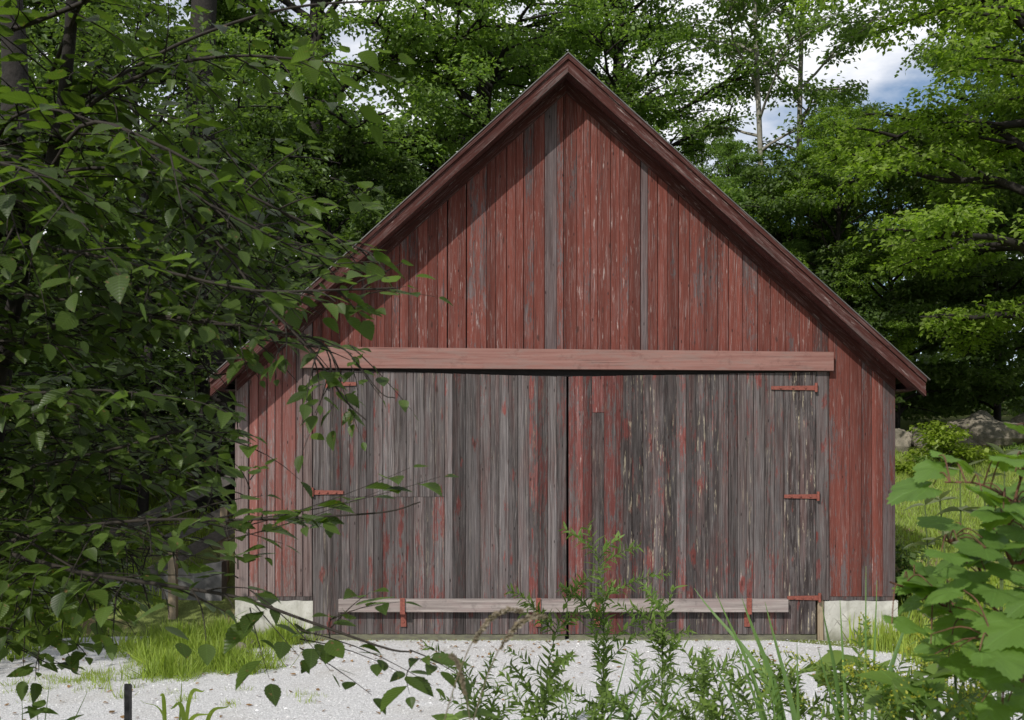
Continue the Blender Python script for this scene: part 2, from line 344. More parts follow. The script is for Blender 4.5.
def concrete():
    n = N('limewashed_concrete'); v = n.add('TexCoord').outputs['Object']
    a = n.noise(v, (5, 5, 3), 7, .65); b = n.noise(v, (45, 45, 45), 4, .6); st = n.noise(v, (14, 14, 1.2), 5, .6)
    col = n.mix(n.mr(a, .3, .7), (.34, .33, .30, 1), (.53, .52, .485, 1)); col = n.mix(n.mr(b, .55, .75, 0, .5), col, (.25, .23, .20, 1))
    col = n.mix(n.mr(st, .56, .72, 0, .5), col, (.20, .19, .15, 1))
    zz = n.add('SeparateXYZ', {0: v}).outputs[2]; dz = n.math('SUBTRACT', n.math('ADD', zz, n.math('MULTIPLY', n.math('SUBTRACT', n.noise(v, (7, 7, 4), 5, .65), .5), .35)), 0.0)
    col = n.mix(n.mr(dz, .0, .17, .75, 0), col, (.13, .13, .085, 1)); crk = n.add('TexVoronoi', {'Vector': n.vmul(v, (2.2, 2.2, 3.0)), 'Scale': 1.0}, feature='DISTANCE_TO_EDGE').outputs['Distance']
    col = n.mix(n.math('MULTIPLY', n.mr(crk, .002, .010, 1, 0), n.mr(a, .45, .55)), col, (.10, .09, .075, 1))
    return n.surf(n.bsdf(col, .92, n.math('ADD', a, n.math('MULTIPLY', b, .5)), .5, .01, .15))
M['concrete'] = concrete()
def oldconc():
    n = N('old_grey_concrete'); v = n.add('TexCoord').outputs['Object']
    a = n.noise(v, (3, 3, 3), 7, .7); b = n.noise(v, (40, 40, 40), 4, .6)
    col = n.mix(n.mr(a, .35, .65), (.13, .125, .125, 1), (.24, .235, .23, 1))
    return n.surf(n.bsdf(col, .92, n.math('ADD', a, n.math('MULTIPLY', b, .5)), .5, .01, .15))
M['oldconcrete'] = oldconc()
def mossy():
    n = N('mossy_sill'); v = n.add('TexCoord').outputs['Object']; a = n.noise(v, (9, 9, 30), 6, .7)
    col = n.mix(n.mr(a, .4, .6), (.10, .095, .075, 1), (.15, .15, .10, 1)); return n.surf(n.bsdf(col, .9, a, .5, .01, .2))
M['mossy'] = mossy()
def rock():
    n = N('granite_boulder'); v = n.add('TexCoord').outputs['Object']; a = n.noise(v, (2.5,) * 3, 8, .7); b = n.noise(v, (26,) * 3, 5, .65)
    col = n.mix(n.mr(a, .38, .62), (.11, .10, .08, 1), (.24, .21, .165, 1)); col = n.mix(n.mr(b, .55, .7, 0, .6), col, (.08, .085, .05, 1))
    return n.surf(n.bsdf(col, .93, n.math('ADD', a, b), .6, .05, .2))
M['rock'] = rock()
def gravel():
    n = N('crushed_stone'); v = n.add('TexCoord').outputs['Object']
    v1 = n.add('TexVoronoi', {'Vector': v, 'Scale': 75.0}); v2 = n.add('TexVoronoi', {'Vector': v, 'Scale': 170.0})
    c1 = n.add('SeparateColor', {0: v1.outputs['Color']}).outputs[0]; c2 = n.add('SeparateColor', {0: v2.outputs['Color']}).outputs[0]
    t = n.math('ADD', n.math('MULTIPLY', c1, .5), n.math('MULTIPLY', c2, .5))
    col = n.mix(t, (.40, .40, .405, 1), (.78, .78, .785, 1))
    ed = n.mr(v1.outputs['Distance'], .35, .75, 0, .28); col = n.mix(ed, col, (.22, .21, .20, 1))
    big = n.noise(v, (.9, .9, .9), 6, .62); col = n.mix(n.mr(big, .52, .72, 0, .42), col, (.40, .375, .33, 1))
    spk = n.noise(v, (9, 16, 9), 6, .75); col = n.mix(n.mr(spk, .64, .74, 0, .55), col, (.24, .20, .15, 1))
    h = n.math('ADD', n.math('SUBTRACT', 1.0, v1.outputs['Distance']), n.math('MULTIPLY', n.math('SUBTRACT', 1.0, v2.outputs['Distance']), .5))
    return n.surf(n.bsdf(col, .9, h, .55, .012, .25))
M['gravel'] = gravel()
def stonebits():
    n = N('stone_chips'); r = n.add('NewGeometry').outputs['Random Per Island']
    return n.surf(n.bsdf(n.mix(r, (.34, .335, .33, 1), (.78, .78, .78, 1)), .9, None, spec=.25))
M['chips'] = stonebits()
def soil():
    n = N('grassy_soil'); v = n.add('TexCoord').outputs['Object']
    a = n.noise(v, (1.1,) * 3, 7, .65); b = n.noise(v, (14,) * 3, 6, .7); c = n.noise(v, (60, 60, 60), 4, .7)
    g = n.mix(n.mr(c, .35, .65), (.10, .13, .035, 1), (.22, .26, .08, 1)); d = n.mix(n.mr(c, .35, .65), (.13, .095, .055, 1), (.26, .20, .12, 1))
    f = n.math('ADD', n.math('MULTIPLY', a, .7), n.math('MULTIPLY', b, .3))
    return n.surf(n.bsdf(n.mix(n.mr(f, .50, .60), g, d), .95, n.math('ADD', b, c), .6, .03, .15))
M['soil'] = soil()
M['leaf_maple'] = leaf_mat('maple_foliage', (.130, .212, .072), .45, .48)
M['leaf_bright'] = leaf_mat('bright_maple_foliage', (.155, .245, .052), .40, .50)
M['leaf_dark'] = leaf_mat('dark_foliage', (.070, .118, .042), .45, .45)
M['leaf_grey'] = leaf_mat('greyish_foliage', (.120, .195, .075), .40, .45)
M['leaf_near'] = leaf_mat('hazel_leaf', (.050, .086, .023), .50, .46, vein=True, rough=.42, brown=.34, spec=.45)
M['leaf_vine'] = leaf_mat('vine_leaf', (.092, .170, .036), .42, .48, vein='palmate', rough=.5, brown=.24)
M['leaf_weed'] = leaf_mat('goldenrod_leaf', (.105, .175, .048), .35, .35)
M['leaf_lime'] = leaf_mat('lime_shrub_leaf', (.17, .24, .035), .25, .4)
M['leaf_silver'] = leaf_mat('silvery_leaf', (.11, .14, .085), .3, .25)
M['grass'] = leaf_mat('grass_blade', (.205, .285, .060), .45, .45)
M['lawn'] = leaf_mat('lawn_blade', (.215, .300, .075), .4, .45)
M['reed'] = leaf_mat('broad_grass_blade', (.085, .155, .050), .3, .35)
M['drygrass'] = leaf_mat('dry_grass', (.15, .13, .105), .3, .2)
M['flower'] = leaf_mat('goldenrod_flower', (.27, .29, .04), .3, .3)
M['litter'] = leaf_mat('fallen_leaf', (.20, .13, .07), .5, .1)

# ------------------------------------------------------------------ terrain
def sm(a, b, x): t = np.clip((x - a) / (b - a), 0, 1); return t * t * (3 - 2 * t)
def hgt(x, y):
    x = np.asarray(x, float); y = np.asarray(y, float)
    right = sm(4.15, 5.0, x) * (np.interp(y, [9.5, 10.8, 12.3, 16, 20, 26, 40, 90], [0, .1, .75, 1.45, 2.45, 3.3, 4.5, 9.0]))
    left = sm(-3.0, -3.5, x) * np.interp(y, [11.4, 13.0, 18, 25, 40, 90], [0, .75, 1.9, 3.1, 4.5, 9.0])
    back = sm(-3.5, -3.0, x) * (1 - sm(4.15, 5.0, x)) * np.interp(y, [11.3, 20, 26, 40, 90], [0, 2.0, 3.2, 4.5, 9.0])
    z = right + left + back
    return z + .02 * np.sin(x * 1.7 + 1) * np.cos(y * 1.3) * sm(11, 13, y) * 2
gx = np.unique(np.round(np.concatenate([np.linspace(-150, -16, 14), np.linspace(-16, 16, 129), np.linspace(16, 150, 14)]), 3))
gy = np.unique(np.round(np.concatenate([np.linspace(-40, -2, 12), np.linspace(-2, 30, 129), np.linspace(30, 220, 20)]), 3))
GX, GY = np.meshgrid(gx, gy); GZ = hgt(GX, GY); ny, nx = GX.shape
def gridf(ny, nx):
    i = (np.arange(ny - 1)[:, None] * nx + np.arange(nx - 1)[None]); return np.stack([i, i + 1, i + nx + 1, i + nx], -1).reshape(-1, 4)
tag(make('ground', np.stack([GX, GY, GZ - .004], -1).reshape(-1, 3), gridf(ny, nx), M['soil'], smooth=True), 'grassy soil bank rising behind the barn', kind='structure')
# gravel yard: a sheet with an irregular outline, 6 mm above the soil
rng = np.random.default_rng(3)
th = np.linspace(0, 2 * math.pi, 120, endpoint=False)
def gravel_edge(t):
    c, s_ = math.cos(t), math.sin(t)
    rx = 7.6 if c < 0 else 4.9; ry = 4.15 if s_ > 0 else 5.0
    e = (abs(c) ** 3.2 + abs(s_) ** 3.2) ** (-1 / 3.2)
    wob = 1 + .02 * math.sin(5 * t + 1) + .015 * math.sin(13 * t)
    return (-.4 + rx * c * e * wob, 7.25 + ry * s_ * e)
E = np.array([gravel_edge(t) for t in th]); E[:, 1] = np.minimum(E[:, 1], 11.35)
rings = np.concatenate([np.array([[-.4, 7.25]])[None].repeat(120, 1) + (E[None] - np.array([-.4, 7.25])) * k for k in (.05, .25, .5, .75, .92, 1.0)])
RV = rings.reshape(-1, 2); RZ = hgt(RV[:, 0], RV[:, 1]) + .006
i = np.arange(120); j = (i + 1) % 120
fq = np.concatenate([np.stack([k * 120 + i, (k + 1) * 120 + i, (k + 1) * 120 + j, k * 120 + j], 1) for k in range(5)])
Vg = np.vstack([np.column_stack([RV, RZ]), [[-.4, 7.25, .006]]])
tag(make('gravel_yard', Vg, [fq, np.stack([i, j, np.full(120, 720)], 1)], M['gravel'], smooth=True), 'pale crushed stone yard before the barn doors', kind='structure')
# loose chips
K = 26000; x = rng.uniform(-6.8, 4.2, K); y = rng.uniform(6.3, 11.0, K); s_ = rng.uniform(.003, .008, K)
octv = np.array([(1, 0, 0), (-1, 0, 0), (0, 1, 0), (0, -1, 0), (0, 0, .7), (0, 0, -.7)], float)
s_ = s_ * np.where(rng.random(K) < .03, 2.0, 1); V = octv[None] * rng.uniform(.6, 1.3, (K, 6, 1)) * s_[:, None, None] + np.stack([x, y, .008 + hgt(x, y)], -1)[:, None]
of = np.array([(0, 2, 4), (2, 1, 4), (1, 3, 4), (3, 0, 4), (2, 0, 5), (1, 2, 5), (3, 1, 5), (0, 3, 5)])
tag(make('gravel_chips', V.reshape(-1, 3), (of[None] + (np.arange(K) * 6)[:, None, None]).reshape(-1, 3), M['chips']), 'loose white stone chips strewn over the yard', kind='stuff')

# ------------------------------------------------------------------ barn
WY, RX, RZP, SL, HALF, EAVE = 11.0, .60, 6.35, .905, 3.83, 2.885
XL, XR = -3.078, 4.262
zr = lambda x: RZP - SL * abs(x - RX)
X = lambda px: (px - CX) / 90.0
Z = lambda py: CAMZ + (CY - py) / 90.0
barn = empty('barn', (.59, 15.5, 0), 'old red gabled barn with weathered double doors facing the gravel yard', 'barn')
rg = random.Random(11)
def edges(a, b, lo, hi):
    xs = [a]
    while xs[-1] < b - hi: xs.append(xs[-1] + rg.uniform(lo, hi))
    if b - xs[-1] > lo * 1.5: xs.append((xs[-1] + b) / 2)
    return xs + [b]
def gable_board(mb, x0, x1, zb, wear, yf=WY):
    f = lambda x: zr(x) - .125
    if x0 < RX - .01 and x1 > RX + .01:
        mb.board(x0, RX, zb, zb, f(x0), f(RX), yf, .022, wear, rg); mb.board(RX + .0005, x1, zb, zb, f(RX), f(x1), yf, .022, wear, rg)
    else: mb.board(x0, x1, zb, zb, f(x0), f(x1), yf, .022, wear, rg)
gap = lambda: rg.choice([.002, .003, .004, .006])
mb = MB()
# gable above the doors; px edges read from the place
gxs = [X(p) for p in (313, 322, 331, 340, 349, 362, 370, 377, 385, 392, 400, 409, 418, 428, 438, 448, 467, 487, 496, 507, 516, 524, 534, 545)] + [X(557), X(564), X(577), X(584), X(591), X(598), X(611), X(620), X(629), X(641), X(648), X(658), X(668), X(679), X(690), X(705), X(718), X(729), X(743), X(758), X(771), X(786), X(800), X(813), X(828.5)]
for a, b in zip(gxs[:-1], gxs[1:]):
    pc = (a + b) / 2 * 90 + CX; P = rg.uniform(.60, .95); D = rg.uniform(0, .3)
    if 545 <= pc < 557: P, D = .06, .35
    if 641 < pc < 648: P, D = .2, .2
    g_ = .012 if abs(b - X(448)) < .001 or abs(b - X(467)) < .001 else gap()
    gable_board(mb, a, b - g_, 3.0, (P, D, 0), WY + rg.uniform(-.003, .003))
# right hand siding, ground sill to roof
for a, b, P in ((828.5, 850, .72), (850, 862, .86), (862, 872, .62), (872, 883, .90), (883, 895.5, .42)):
    gable_board(mb, X(a), X(b) - gap(), .487, (P, .1, 0))
mb.build('siding', M['red_wall'], barn)
mb = MB()
for a, b, P, D in ((235, 248.5, .30, .1), (249, 258, .85, 0), (258, 267, .75, 0), (267, 275, .6, 0), (275, 282, .86, 0), (282, 296, .7, 0), (296, 303, .38, .1), (303, 312.5, .30, .15)):
    gable_board(mb, X(a) + (.004 if a > 240 else 0), X(b) - gap(), .487, (P, D, 0))
mb.build('side_siding', M['salmon'], barn)
# side walls and back wall
for xs in (XL, XR):
    mb = MB(); y = WY + .03
    while y < 20:
        y2 = min(y + rg.uniform(.14, .24), 20.0); x0, x1 = (xs, xs + .022) if xs < 0 else (xs - .022, xs)
        mb.box(x0, x1, y, y2 - .004, .3, zr(xs) - .13, (rg.uniform(.4, .75), .2, 0)); y = y2
    mb.build('side_wall', M['red_wall'], barn)
mb = MB(); bx = edges(XL, XR, .16, .26)
for a, b in zip(bx[:-1], bx[1:]):
    gable_board(mb, a, b - .004, .3, (.6, .1, 0), 20.0)
mb.build('back_wall', M['red_wall'], barn)
# black sheet behind boards and doors, painted in place of the unlit interior
mb = MB(); mb.hexa([(XL + .03, WY + .06, .5), (XR - .03, WY + .06, .5), (XR - .03, WY + .09, .5), (XL + .03, WY + .09, .5), (XL + .03, WY + .06, 2.85), (XR - .03, WY + .06, 2.85), (XR - .03, WY + .09, 2.85), (XL + .03, WY + .09, 2.85)])
mb.hexa([(XL + .03, WY + .06, 2.851), (XR - .03, WY + .06, 2.851), (XR - .03, WY + .09, 2.851), (XL + .03, WY + .09, 2.851), (RX - .05, WY + .06, 6.1), (RX + .05, WY + .06, 6.1), (RX + .05, WY + .09, 6.1), (RX - .05, WY + .09, 6.1)])
mb.box(X(313), X(828), WY + .05, WY + .055, 0.02, 3.1)
mb.build('dark_backing', M['dark'], barn)
# roof slabs
YF, YB = 10.6, 20.5
for sgn in (-1, 1):
    mb = MB(); xe = RX + sgn * (HALF + .035); ze = zr(xe)
    t0, t1 = .004, -.008
    a = [(RX, YF - .035, RZP + t1), (xe, YF - .035, ze + t1), (xe, YB, ze + t1), (RX, YB, RZP + t1)]; b = [(p[0], p[1], p[2] + .012) for p in a]
    if sgn < 0: a = a[::-1]; b = b[::-1]
    mb.hexa(a + b)
    roof = mb.build('roof', M['metal_roof'], barn)
    # standing seams on the sheet
    mb = MB()
    for k in range(15):
        yy = 11.0 + k * .66
        p = [(RX, yy, RZP + .0045), (xe, yy, ze + .0045), (xe, yy + .02, ze + .0045), (RX, yy + .02, RZP + .0045)]; q = [(u[0], u[1], u[2] + .02) for u in p]
        if sgn < 0: p = p[::-1]; q = q[::-1]
        mb.hexa(p + q)
    mb.build('roof_seam', M['metal_roof'], roof)
    def sloped(mb, xa, xb, y0, y1, top, bot, wear):
        """a board that follows the rake between two x; top and bottom are offsets below the roof line"""
        if xa > xb: xa, xb = xb, xa
        p = [(xa, y0, zr(xa) - bot), (xb, y0, zr(xb) - bot), (xb, y1, zr(xb) - bot), (xa, y1, zr(xa) - bot)]
        q = [(xa, y0, zr(xa) - top), (xb, y0, zr(xb) - top), (xb, y1, zr(xb) - top), (xa, y1, zr(xa) - top)]
        mb.hexa(p + q, wear)
    rk = MB(); e0 = RX + sgn * .0008; e1 = RX + sgn * HALF
    sloped(rk, e0, e1, YF, YF + .03, .009, .150, (1.15, .05, 0))
    sloped(rk, e0, e1, YF - .025, YF - .001, .009, .062, (1.1, .1, 0))
    rk.build('rake_board', M['rake%d' % sgn], barn)
    rk = MB(); sloped(rk, e0, e1, YF - .012, YF + .05, .152, .205, (.62, .1, 0)); rk.build('rake_moulding', M['rake%d' % sgn], barn)
    # soffit boards running up the slope
    sf = MB(); ys = [YF + .052, YF + .15, YF + .25, YF + .345, WY - .001]
    for y0, y1 in zip(ys[:-1], ys[1:]): sloped(sf, e0, e1, y0, y1 - .003, .06, .118 + rg.uniform(-.002, .002), (.8, .15, 0))
    sf.build('soffit', M['soffit'], barn)
    fr = MB(); sloped(fr, e0, RX + sgn * 3.65, WY - .028, WY - .007, .126, .275, (.9, .1, 0)); fr.build('frieze_board', M['rake%d' % sgn], barn)
    # eave: fascia along the side and its underside, tail of the plate
    ef = MB(); xo = RX + sgn * (HALF - .02)
    x0, x1 = sorted((xo, xo - sgn * .022)); ef.box(x0, x1, YF + .052, YB, zr(xo) - .14, zr(xo) - .03, (.7, .1, 0))
    x0, x1 = sorted((xo - sgn * .024, RX + sgn * 3.67)); ef.box(x0, x1, WY + .0, YB, zr(xo) - .135, zr(xo) - .115, (.35, .0, 0))
    ef.build('eave_board', M['rake'], barn)
# header beam over the doors
x0, x1 = X(303), X(831)
mb = MB(); mb.hexa([(x0, 10.905, Z(368.5)), (x1, 10.905, Z(371.5)), (x1, 10.972, Z(371.5)), (x0, 10.972, Z(368.5)), (x0 - .02, 10.905, Z(347.5)), (x1, 10.905, Z(353)), (x1, 10.972, Z(353)), (x0 - .02, 10.972, Z(347.5))])
mb.build('header_beam', M['header'], barn)
mb = MB(); mb.box(X(313), X(829), 10.98, 11.05, 2.93, 3.07); mb.build('header_gap_shade', M['dark'], barn)  # black strip painted as the shade in the gap between header and doors
# door posts
mb = MB(); mb.board(X(815.5), X(828), .45, .45, Z(371.8), Z(371.8), 10.972, .04, (.22, .25, 0), rg); mb.build('door_post', M['door'], barn)
mb = MB(); mb.box(X(817.5), X(823), 10.985, 11.05, .0, .447); mb.build('sill_post', M['plainwood'], barn)
# doors
def door(pxs, ztop, wears, hinges, seam=None):
    mb = MB(); xa, xb = X(pxs[0]), X(pxs[-1])
    for k, (a, b) in enumerate(zip(pxs[:-1], pxs[1:])):
        a, b = X(a), X(b) - gap() * .7
        f = lambda x: ztop[0] + (ztop[1] - ztop[0]) * (x - xa) / (xb - xa) + rg.uniform(-.004, .004)
        sp_ = seam(pxs[k]) if seam else None
        if sp_:
            zs = Z(sp_); w2 = (wears[k][0] + .16, wears[k][1] * .6, wears[k][2]) if pxs[k] < 560 else (.05, .9, .3)
            mb.board(a, b, zs + .004, zs + .004, f(a), f(b), 10.965, .03, wears[k], rg, .005); mb.board(a, b, .075, .075, zs, zs, 10.969, .03, w2, rg, .005)
        else: mb.board(a, b, .075, .075, f(a), f(b), 10.965 + rg.uniform(-.004, .003), .03, wears[k], rg, .005)
    dr = mb.build('door', M['door'], barn)
    for z0 in (.3, 2.6): mb = MB(); mb.box(xa, xb, 11.0, 11.03, z0, z0 + .15); mb.build('ledge', M['door'], dr)
    for (h0, h1, hy) in hinges:
        h = MB(); z = Z(hy); x0, x1 = X(h0), X(h1)
        right = h0 > 600; c = x1 if right else x0
        tip = x0 if right else x1
        h.hexa([(x0, 10.944, z - (.022 if right else .030)), (x1, 10.944, z - (.030 if right else .022)), (x1, 10.957, z - (.030 if right else .022)), (x0, 10.957, z - (.022 if right else .030)),
                (x0, 10.944, z + (.016 if right else .022)), (x1, 10.944, z + (.022 if right else .016)), (x1, 10.957, z + (.022 if right else .016)), (x0, 10.957, z + (.016 if right else .022))])
        h.cyl((c, 10.936, z), .017, .10, 2)
        for k in range(3): h.cyl((x0 + (x1 - x0) * (.2 + .28 * k), 10.938, z - .002), .011, .014, 1, 8)
        h.build('hinge', M['hinge'], dr)
    return dr
lp = [313.5, 324, 331, 342, 350.5, 359, 367, 374, 383.5, 395.5, 407, 414, 425, 435, 445, 453, 466, 480.5, 491, 499.5, 509, 518, 529, 538, 548, 557, 566.5]
lw = []
for k in range(len(lp) - 1):
    c = (lp[k] + lp[k + 1]) / 2; P = rg.uniform(.0, .27); D = rg.uniform(.05, .7)
    if 529 < c < 548: P = .42
    if 480 < c < 491 or 340 < c < 350: P = .30
    if c > 557: P = .36
    lw.append((P, D, rg.uniform(0, .35)))
left = door(lp, (Z(370.2), Z(377)), lw, ((313.5, 344, 492), (328, 357, 384)), lambda p: 497 if 350 <= p < 445 else (576 if 385 <= p < 395 else None))
rp = [568.5, 575, 583, 592, 604, 616, 623, 632, 643, 652, 664, 676, 686, 696, 705, 718, 728, 737, 746, 753, 764, 774, 783, 799, 815]
rw = []
for k in range(len(rp) - 1):
    c = (rp[k] + rp[k + 1]) / 2; P = rg.uniform(.10, .34); D = rg.uniform(.2, .8); Kk = rg.uniform(0, .4)
    if c < 620: P, D = rg.uniform(.42, .62), .2
    if 623 < c < 680: D, Kk, P = .85, .9, .22
    if 700 < c < 718: D, Kk = .85, .8
    if c > 783: D, Kk, P = 1.0, 1.0, .06
    rw.append((P, D, Kk))
right = door(rp, (Z(377), Z(372.5)), rw, ((770, 814.5, 388), (783, 816.5, 496), (786, 818, 597)), lambda p: 413 if 592 <= p < 600 else None)
mb = MB(); mb.board(X(313.5), X(565), .0, .0, .072, .070, 10.975, .08, (0, .2, 0), rg); mb.board(X(569), X(816), .0, .0, .068, .072, 10.978, .08, (0, .2, 0), rg); mb.build('threshold', M['mossy'], barn)
# locking bar in its iron brackets
mb = MB(); mb.box(X(340.5), X(785), 10.865, 10.955, Z(610.5), Z(598)); o = mb.build('crossbar', M['bar'], barn)
mb = MB(); mb.box(X(341), X(560), 10.9545, 10.9605, Z(609), Z(600)); mb.build('crossbar_shim', M['bar'], o)
for px in (404, 538, 596.5, 746):
    x0, x1 = X(px - 2.4), X(px + 2.4); b = MB()
    b.box(x0, x1, 10.845, 10.863, Z(612.5), Z(596.5)); b.box(x0, x1, 10.8635, 10.962, Z(612.7), Z(610.7)); b.box(x0 - .004, x1 + .004, 10.945, 10.9605, Z(626), Z(613))
    b.cyl((X(px), 10.942, Z(621)), .012, .012, 1, 8)
    b.build('bracket', M['hinge'], barn)
# sill board and concrete corners
mb = MB(); mb.box(XL + .01, X(312), WY + .004, WY + .05, .44, .486, (.1, .6, 0)); mb.build('sill_board', M['door'], barn)
mb = MB(); mb.box(X(829), XR - .01, WY + .004, WY + .05, .44, .486, (.1, .6, 0)); mb.build('sill_board', M['door'], barn)
def block(x0, x1, y0, y1, z0, z1, seed, mat, name, parent=None, origin=None, label=None):
    r_ = np.random.default_rng(seed); nx_, nz_ = max(3, int((x1 - x0) / .08)), max(3, int((z1 - z0) / .07))
    P = []; xs = np.linspace(x0, x1, nx_); zs = np.linspace(z0, z1, nz_)
    for y in (y0, y1):
        gxx, gzz = np.meshgrid(xs, zs); P.append(np.stack([gxx + r_.normal(0, .003, gxx.shape), np.full_like(gxx, y) + r_.normal(0, .003, gxx.shape), gzz + r_.normal(0, .003, gxx.shape)], -1).reshape(-1, 3))
    n0 = nx_ * nz_; f = gridf(nz_, nx_); f2 = (f + n0)[:, ::-1]; sd = []
    for k in range(nx_ - 1): sd += [[k + 1, k, n0 + k, n0 + k + 1], [(nz_ - 1) * nx_ + k, (nz_ - 1) * nx_ + k + 1, n0 + (nz_ - 1) * nx_ + k + 1, n0 + (nz_ - 1) * nx_ + k]]
    for k in range(nz_ - 1): sd += [[k * nx_, (k + 1) * nx_, n0 + (k + 1) * nx_, n0 + k * nx_], [(k + 1) * nx_ + nx_ - 1, k * nx_ + nx_ - 1, n0 + k * nx_ + nx_ - 1, n0 + (k + 1) * nx_ + nx_ - 1]]
    return make(name, np.concatenate(P), [np.concatenate([f, f2, np.array(sd)])], mat, parent, origin=origin)
block(XL, X(313), 11.0, 20, -.1, .438, 1, M['concrete'], 'foundation', barn)
block(X(824), XR + .02, 10.985, 20, -.1, .438, 2, M['concrete'], 'foundation', barn)
# ------------------------------------------------------------------ timber steps rail and retaining wall on the left
def wedge(name, pts, y0, y1, mat, parent=None, origin=None):
    n_ = len(pts); V = [(x, y0, z) for x, z in pts] + [(x, y1, z) for x, z in pts]
    m_ = MB(); m_.v.append(np.array(V, float)); m_.w.append(np.zeros((2 * n_, 3))); i = np.arange(n_); j = (i + 1) % n_
    fs = [np.stack([i, j, j + n_, i + n_], 1), np.array([list(range(n_))])[:, ::-1], np.array([list(range(n_, 2 * n_))])]
    return make(name, V, fs, mat, parent, origin=origin)
o = wedge('retaining_wall', [(-5.6, -.2), (-3.55, -.2), (-3.55, .78), (-4.05, .70), (-4.9, .52), (-5.6, .34)], 12.1, 12.32, M['oldconcrete'], origin=(-4.5, 12.2, 0))
tag(o, 'low grey concrete retaining wall between the leafy branches and the barn corner', 'wall')
rail = empty('handrail', (-4.0, 11.8, 0), 'rough timber handrail on posts climbing beside the left corner of the barn', 'handrail')
for (px, y0, y1, Y) in ((172, 628, 543, 11.7), (224, 600, 508, 12.5), (143, 600, 520, 13.4)):
    p = at(px, y0, Y); q = at(px, y1, Y); m_ = MB(); m_.hexa([(p[0] - .045, Y, p[2] - .2), (p[0] + .045, Y, p[2] - .2), (p[0] + .045, Y + .09, p[2] - .2), (p[0] - .045, Y + .09, p[2] - .2), (q[0] - .05, Y, q[2]), (q[0] + .04, Y, q[2] + .015), (q[0] + .04, Y + .09, q[2] + .01), (q[0] - .05, Y + .09, q[2])])
    m_.build('post', M['plainwood'], rail)
def plank(mb, a, b, h, t):
    a = np.array(a); b = np.array(b); d = norm(b - a); s = norm(np.cross(d, [0, 0, 1])) * t / 2; u = np.cross(s, d); u = norm(u) * h / 2
    mb.hexa([a - s - u, a + s - u, b + s - u, b - s - u, a - s + u, a + s + u, b + s + u, b - s + u][:8])
for a, b in (((112, 534, 13.2), (232, 478, 12.6)), ((150, 548, 12.4), (232, 508, 12.6)), ((140, 578, 11.95), (232, 528, 12.5))):
    m_ = MB(); plank(m_, at(*a), at(*b), .13, .045); m_.build('rail', M['greywood'], rail)

# ------------------------------------------------------------------ rocks
def boulder(name, c, s, seed, label, group=None, mat='rock', cat='rock'):
    r_ = np.random.default_rng(seed); n1, n2 = 22, 14
    u = np.linspace(0, 2 * math.pi, n1, endpoint=False); v = np.linspace(.02, math.pi - .02, n2); U, W = np.meshgrid(u, v)
    P = np.stack([np.cos(U) * np.sin(W), np.sin(U) * np.sin(W), np.cos(W)], -1); k = r_.normal(0, 1, (9, 3)); k2 = r_.normal(0, 1, (5, 3)); d = np.zeros(P.shape[:2])
    for q in k: d += .07 * np.sin(P @ q * 2.6 + q[0] * 5)
    for q in k2: # flat facets
        q = q / np.linalg.norm(q); t = P @ q; d -= np.maximum(t - .62, 0) * .8
    P = P * (1 + d)[..., None] * np.array(s); P = P.reshape(-1, 3) + np.array(c)
    i = np.arange(n2 - 1)[:, None] * n1; kk = np.arange(n1)[None]; k3 = (kk + 1) % n1
    f = np.stack([i + kk, i + n1 + kk, i + n1 + k3, i + k3], -1).reshape(-1, 4)
    o = make(name, P, [f, np.arange(n1)[None], np.arange(n1)[None][:, ::-1] + (n2 - 1) * n1], M[mat], origin=c, smooth=False)
    return tag(o, label, cat, group)
def G(px, Y): x = (px - CX) * Y / F; return x, float(hgt(x, Y))
def bl(px, Y, s, seed, label, dz=.3, name='boulder', group='boulders along the foot of the woods'):
    x, z = G(px, Y); boulder(name, (x, Y, z + s[2] * dz), s, seed, label, group)
bl(985, 20.5, (.95, .7, .55), 4, 'largest broad pale granite boulder under the trees at the top of the lawn')
bl(1030, 21.2, (.8, .7, .4), 5, 'grey boulder cut by the right edge of the frame beyond the lawn')
bl(899, 19.5, (.22, .3, .42), 6, 'upright narrow grey boulder just past the barn corner')
bl(918, 19.6, (.28, .3, .34), 7, 'rounded grey boulder second from the barn corner')
bl(935, 19.4, (.26, .3, .24), 8, 'small low grey boulder left of the lime green shrub')
bl(951, 18.6, (.34, .3, .22), 9, 'pale flat boulder at the foot of the lime green shrub')
def small_rock(px, py, s, seed, label):
    Y = F * CAMZ / (py - CY); x = (px - CX) * Y / F; boulder('stone', (x, Y, s[2] * .5), s, seed, label, 'field stones in the grass patch', cat='stone')
small_rock(236, 655, (.11, .08, .075), 12, 'tan field stone lying in the grass patch by the barn corner')
small_rock(249, 648, (.085, .07, .06), 13, 'smaller brown stone behind the tan one in the grass patch')

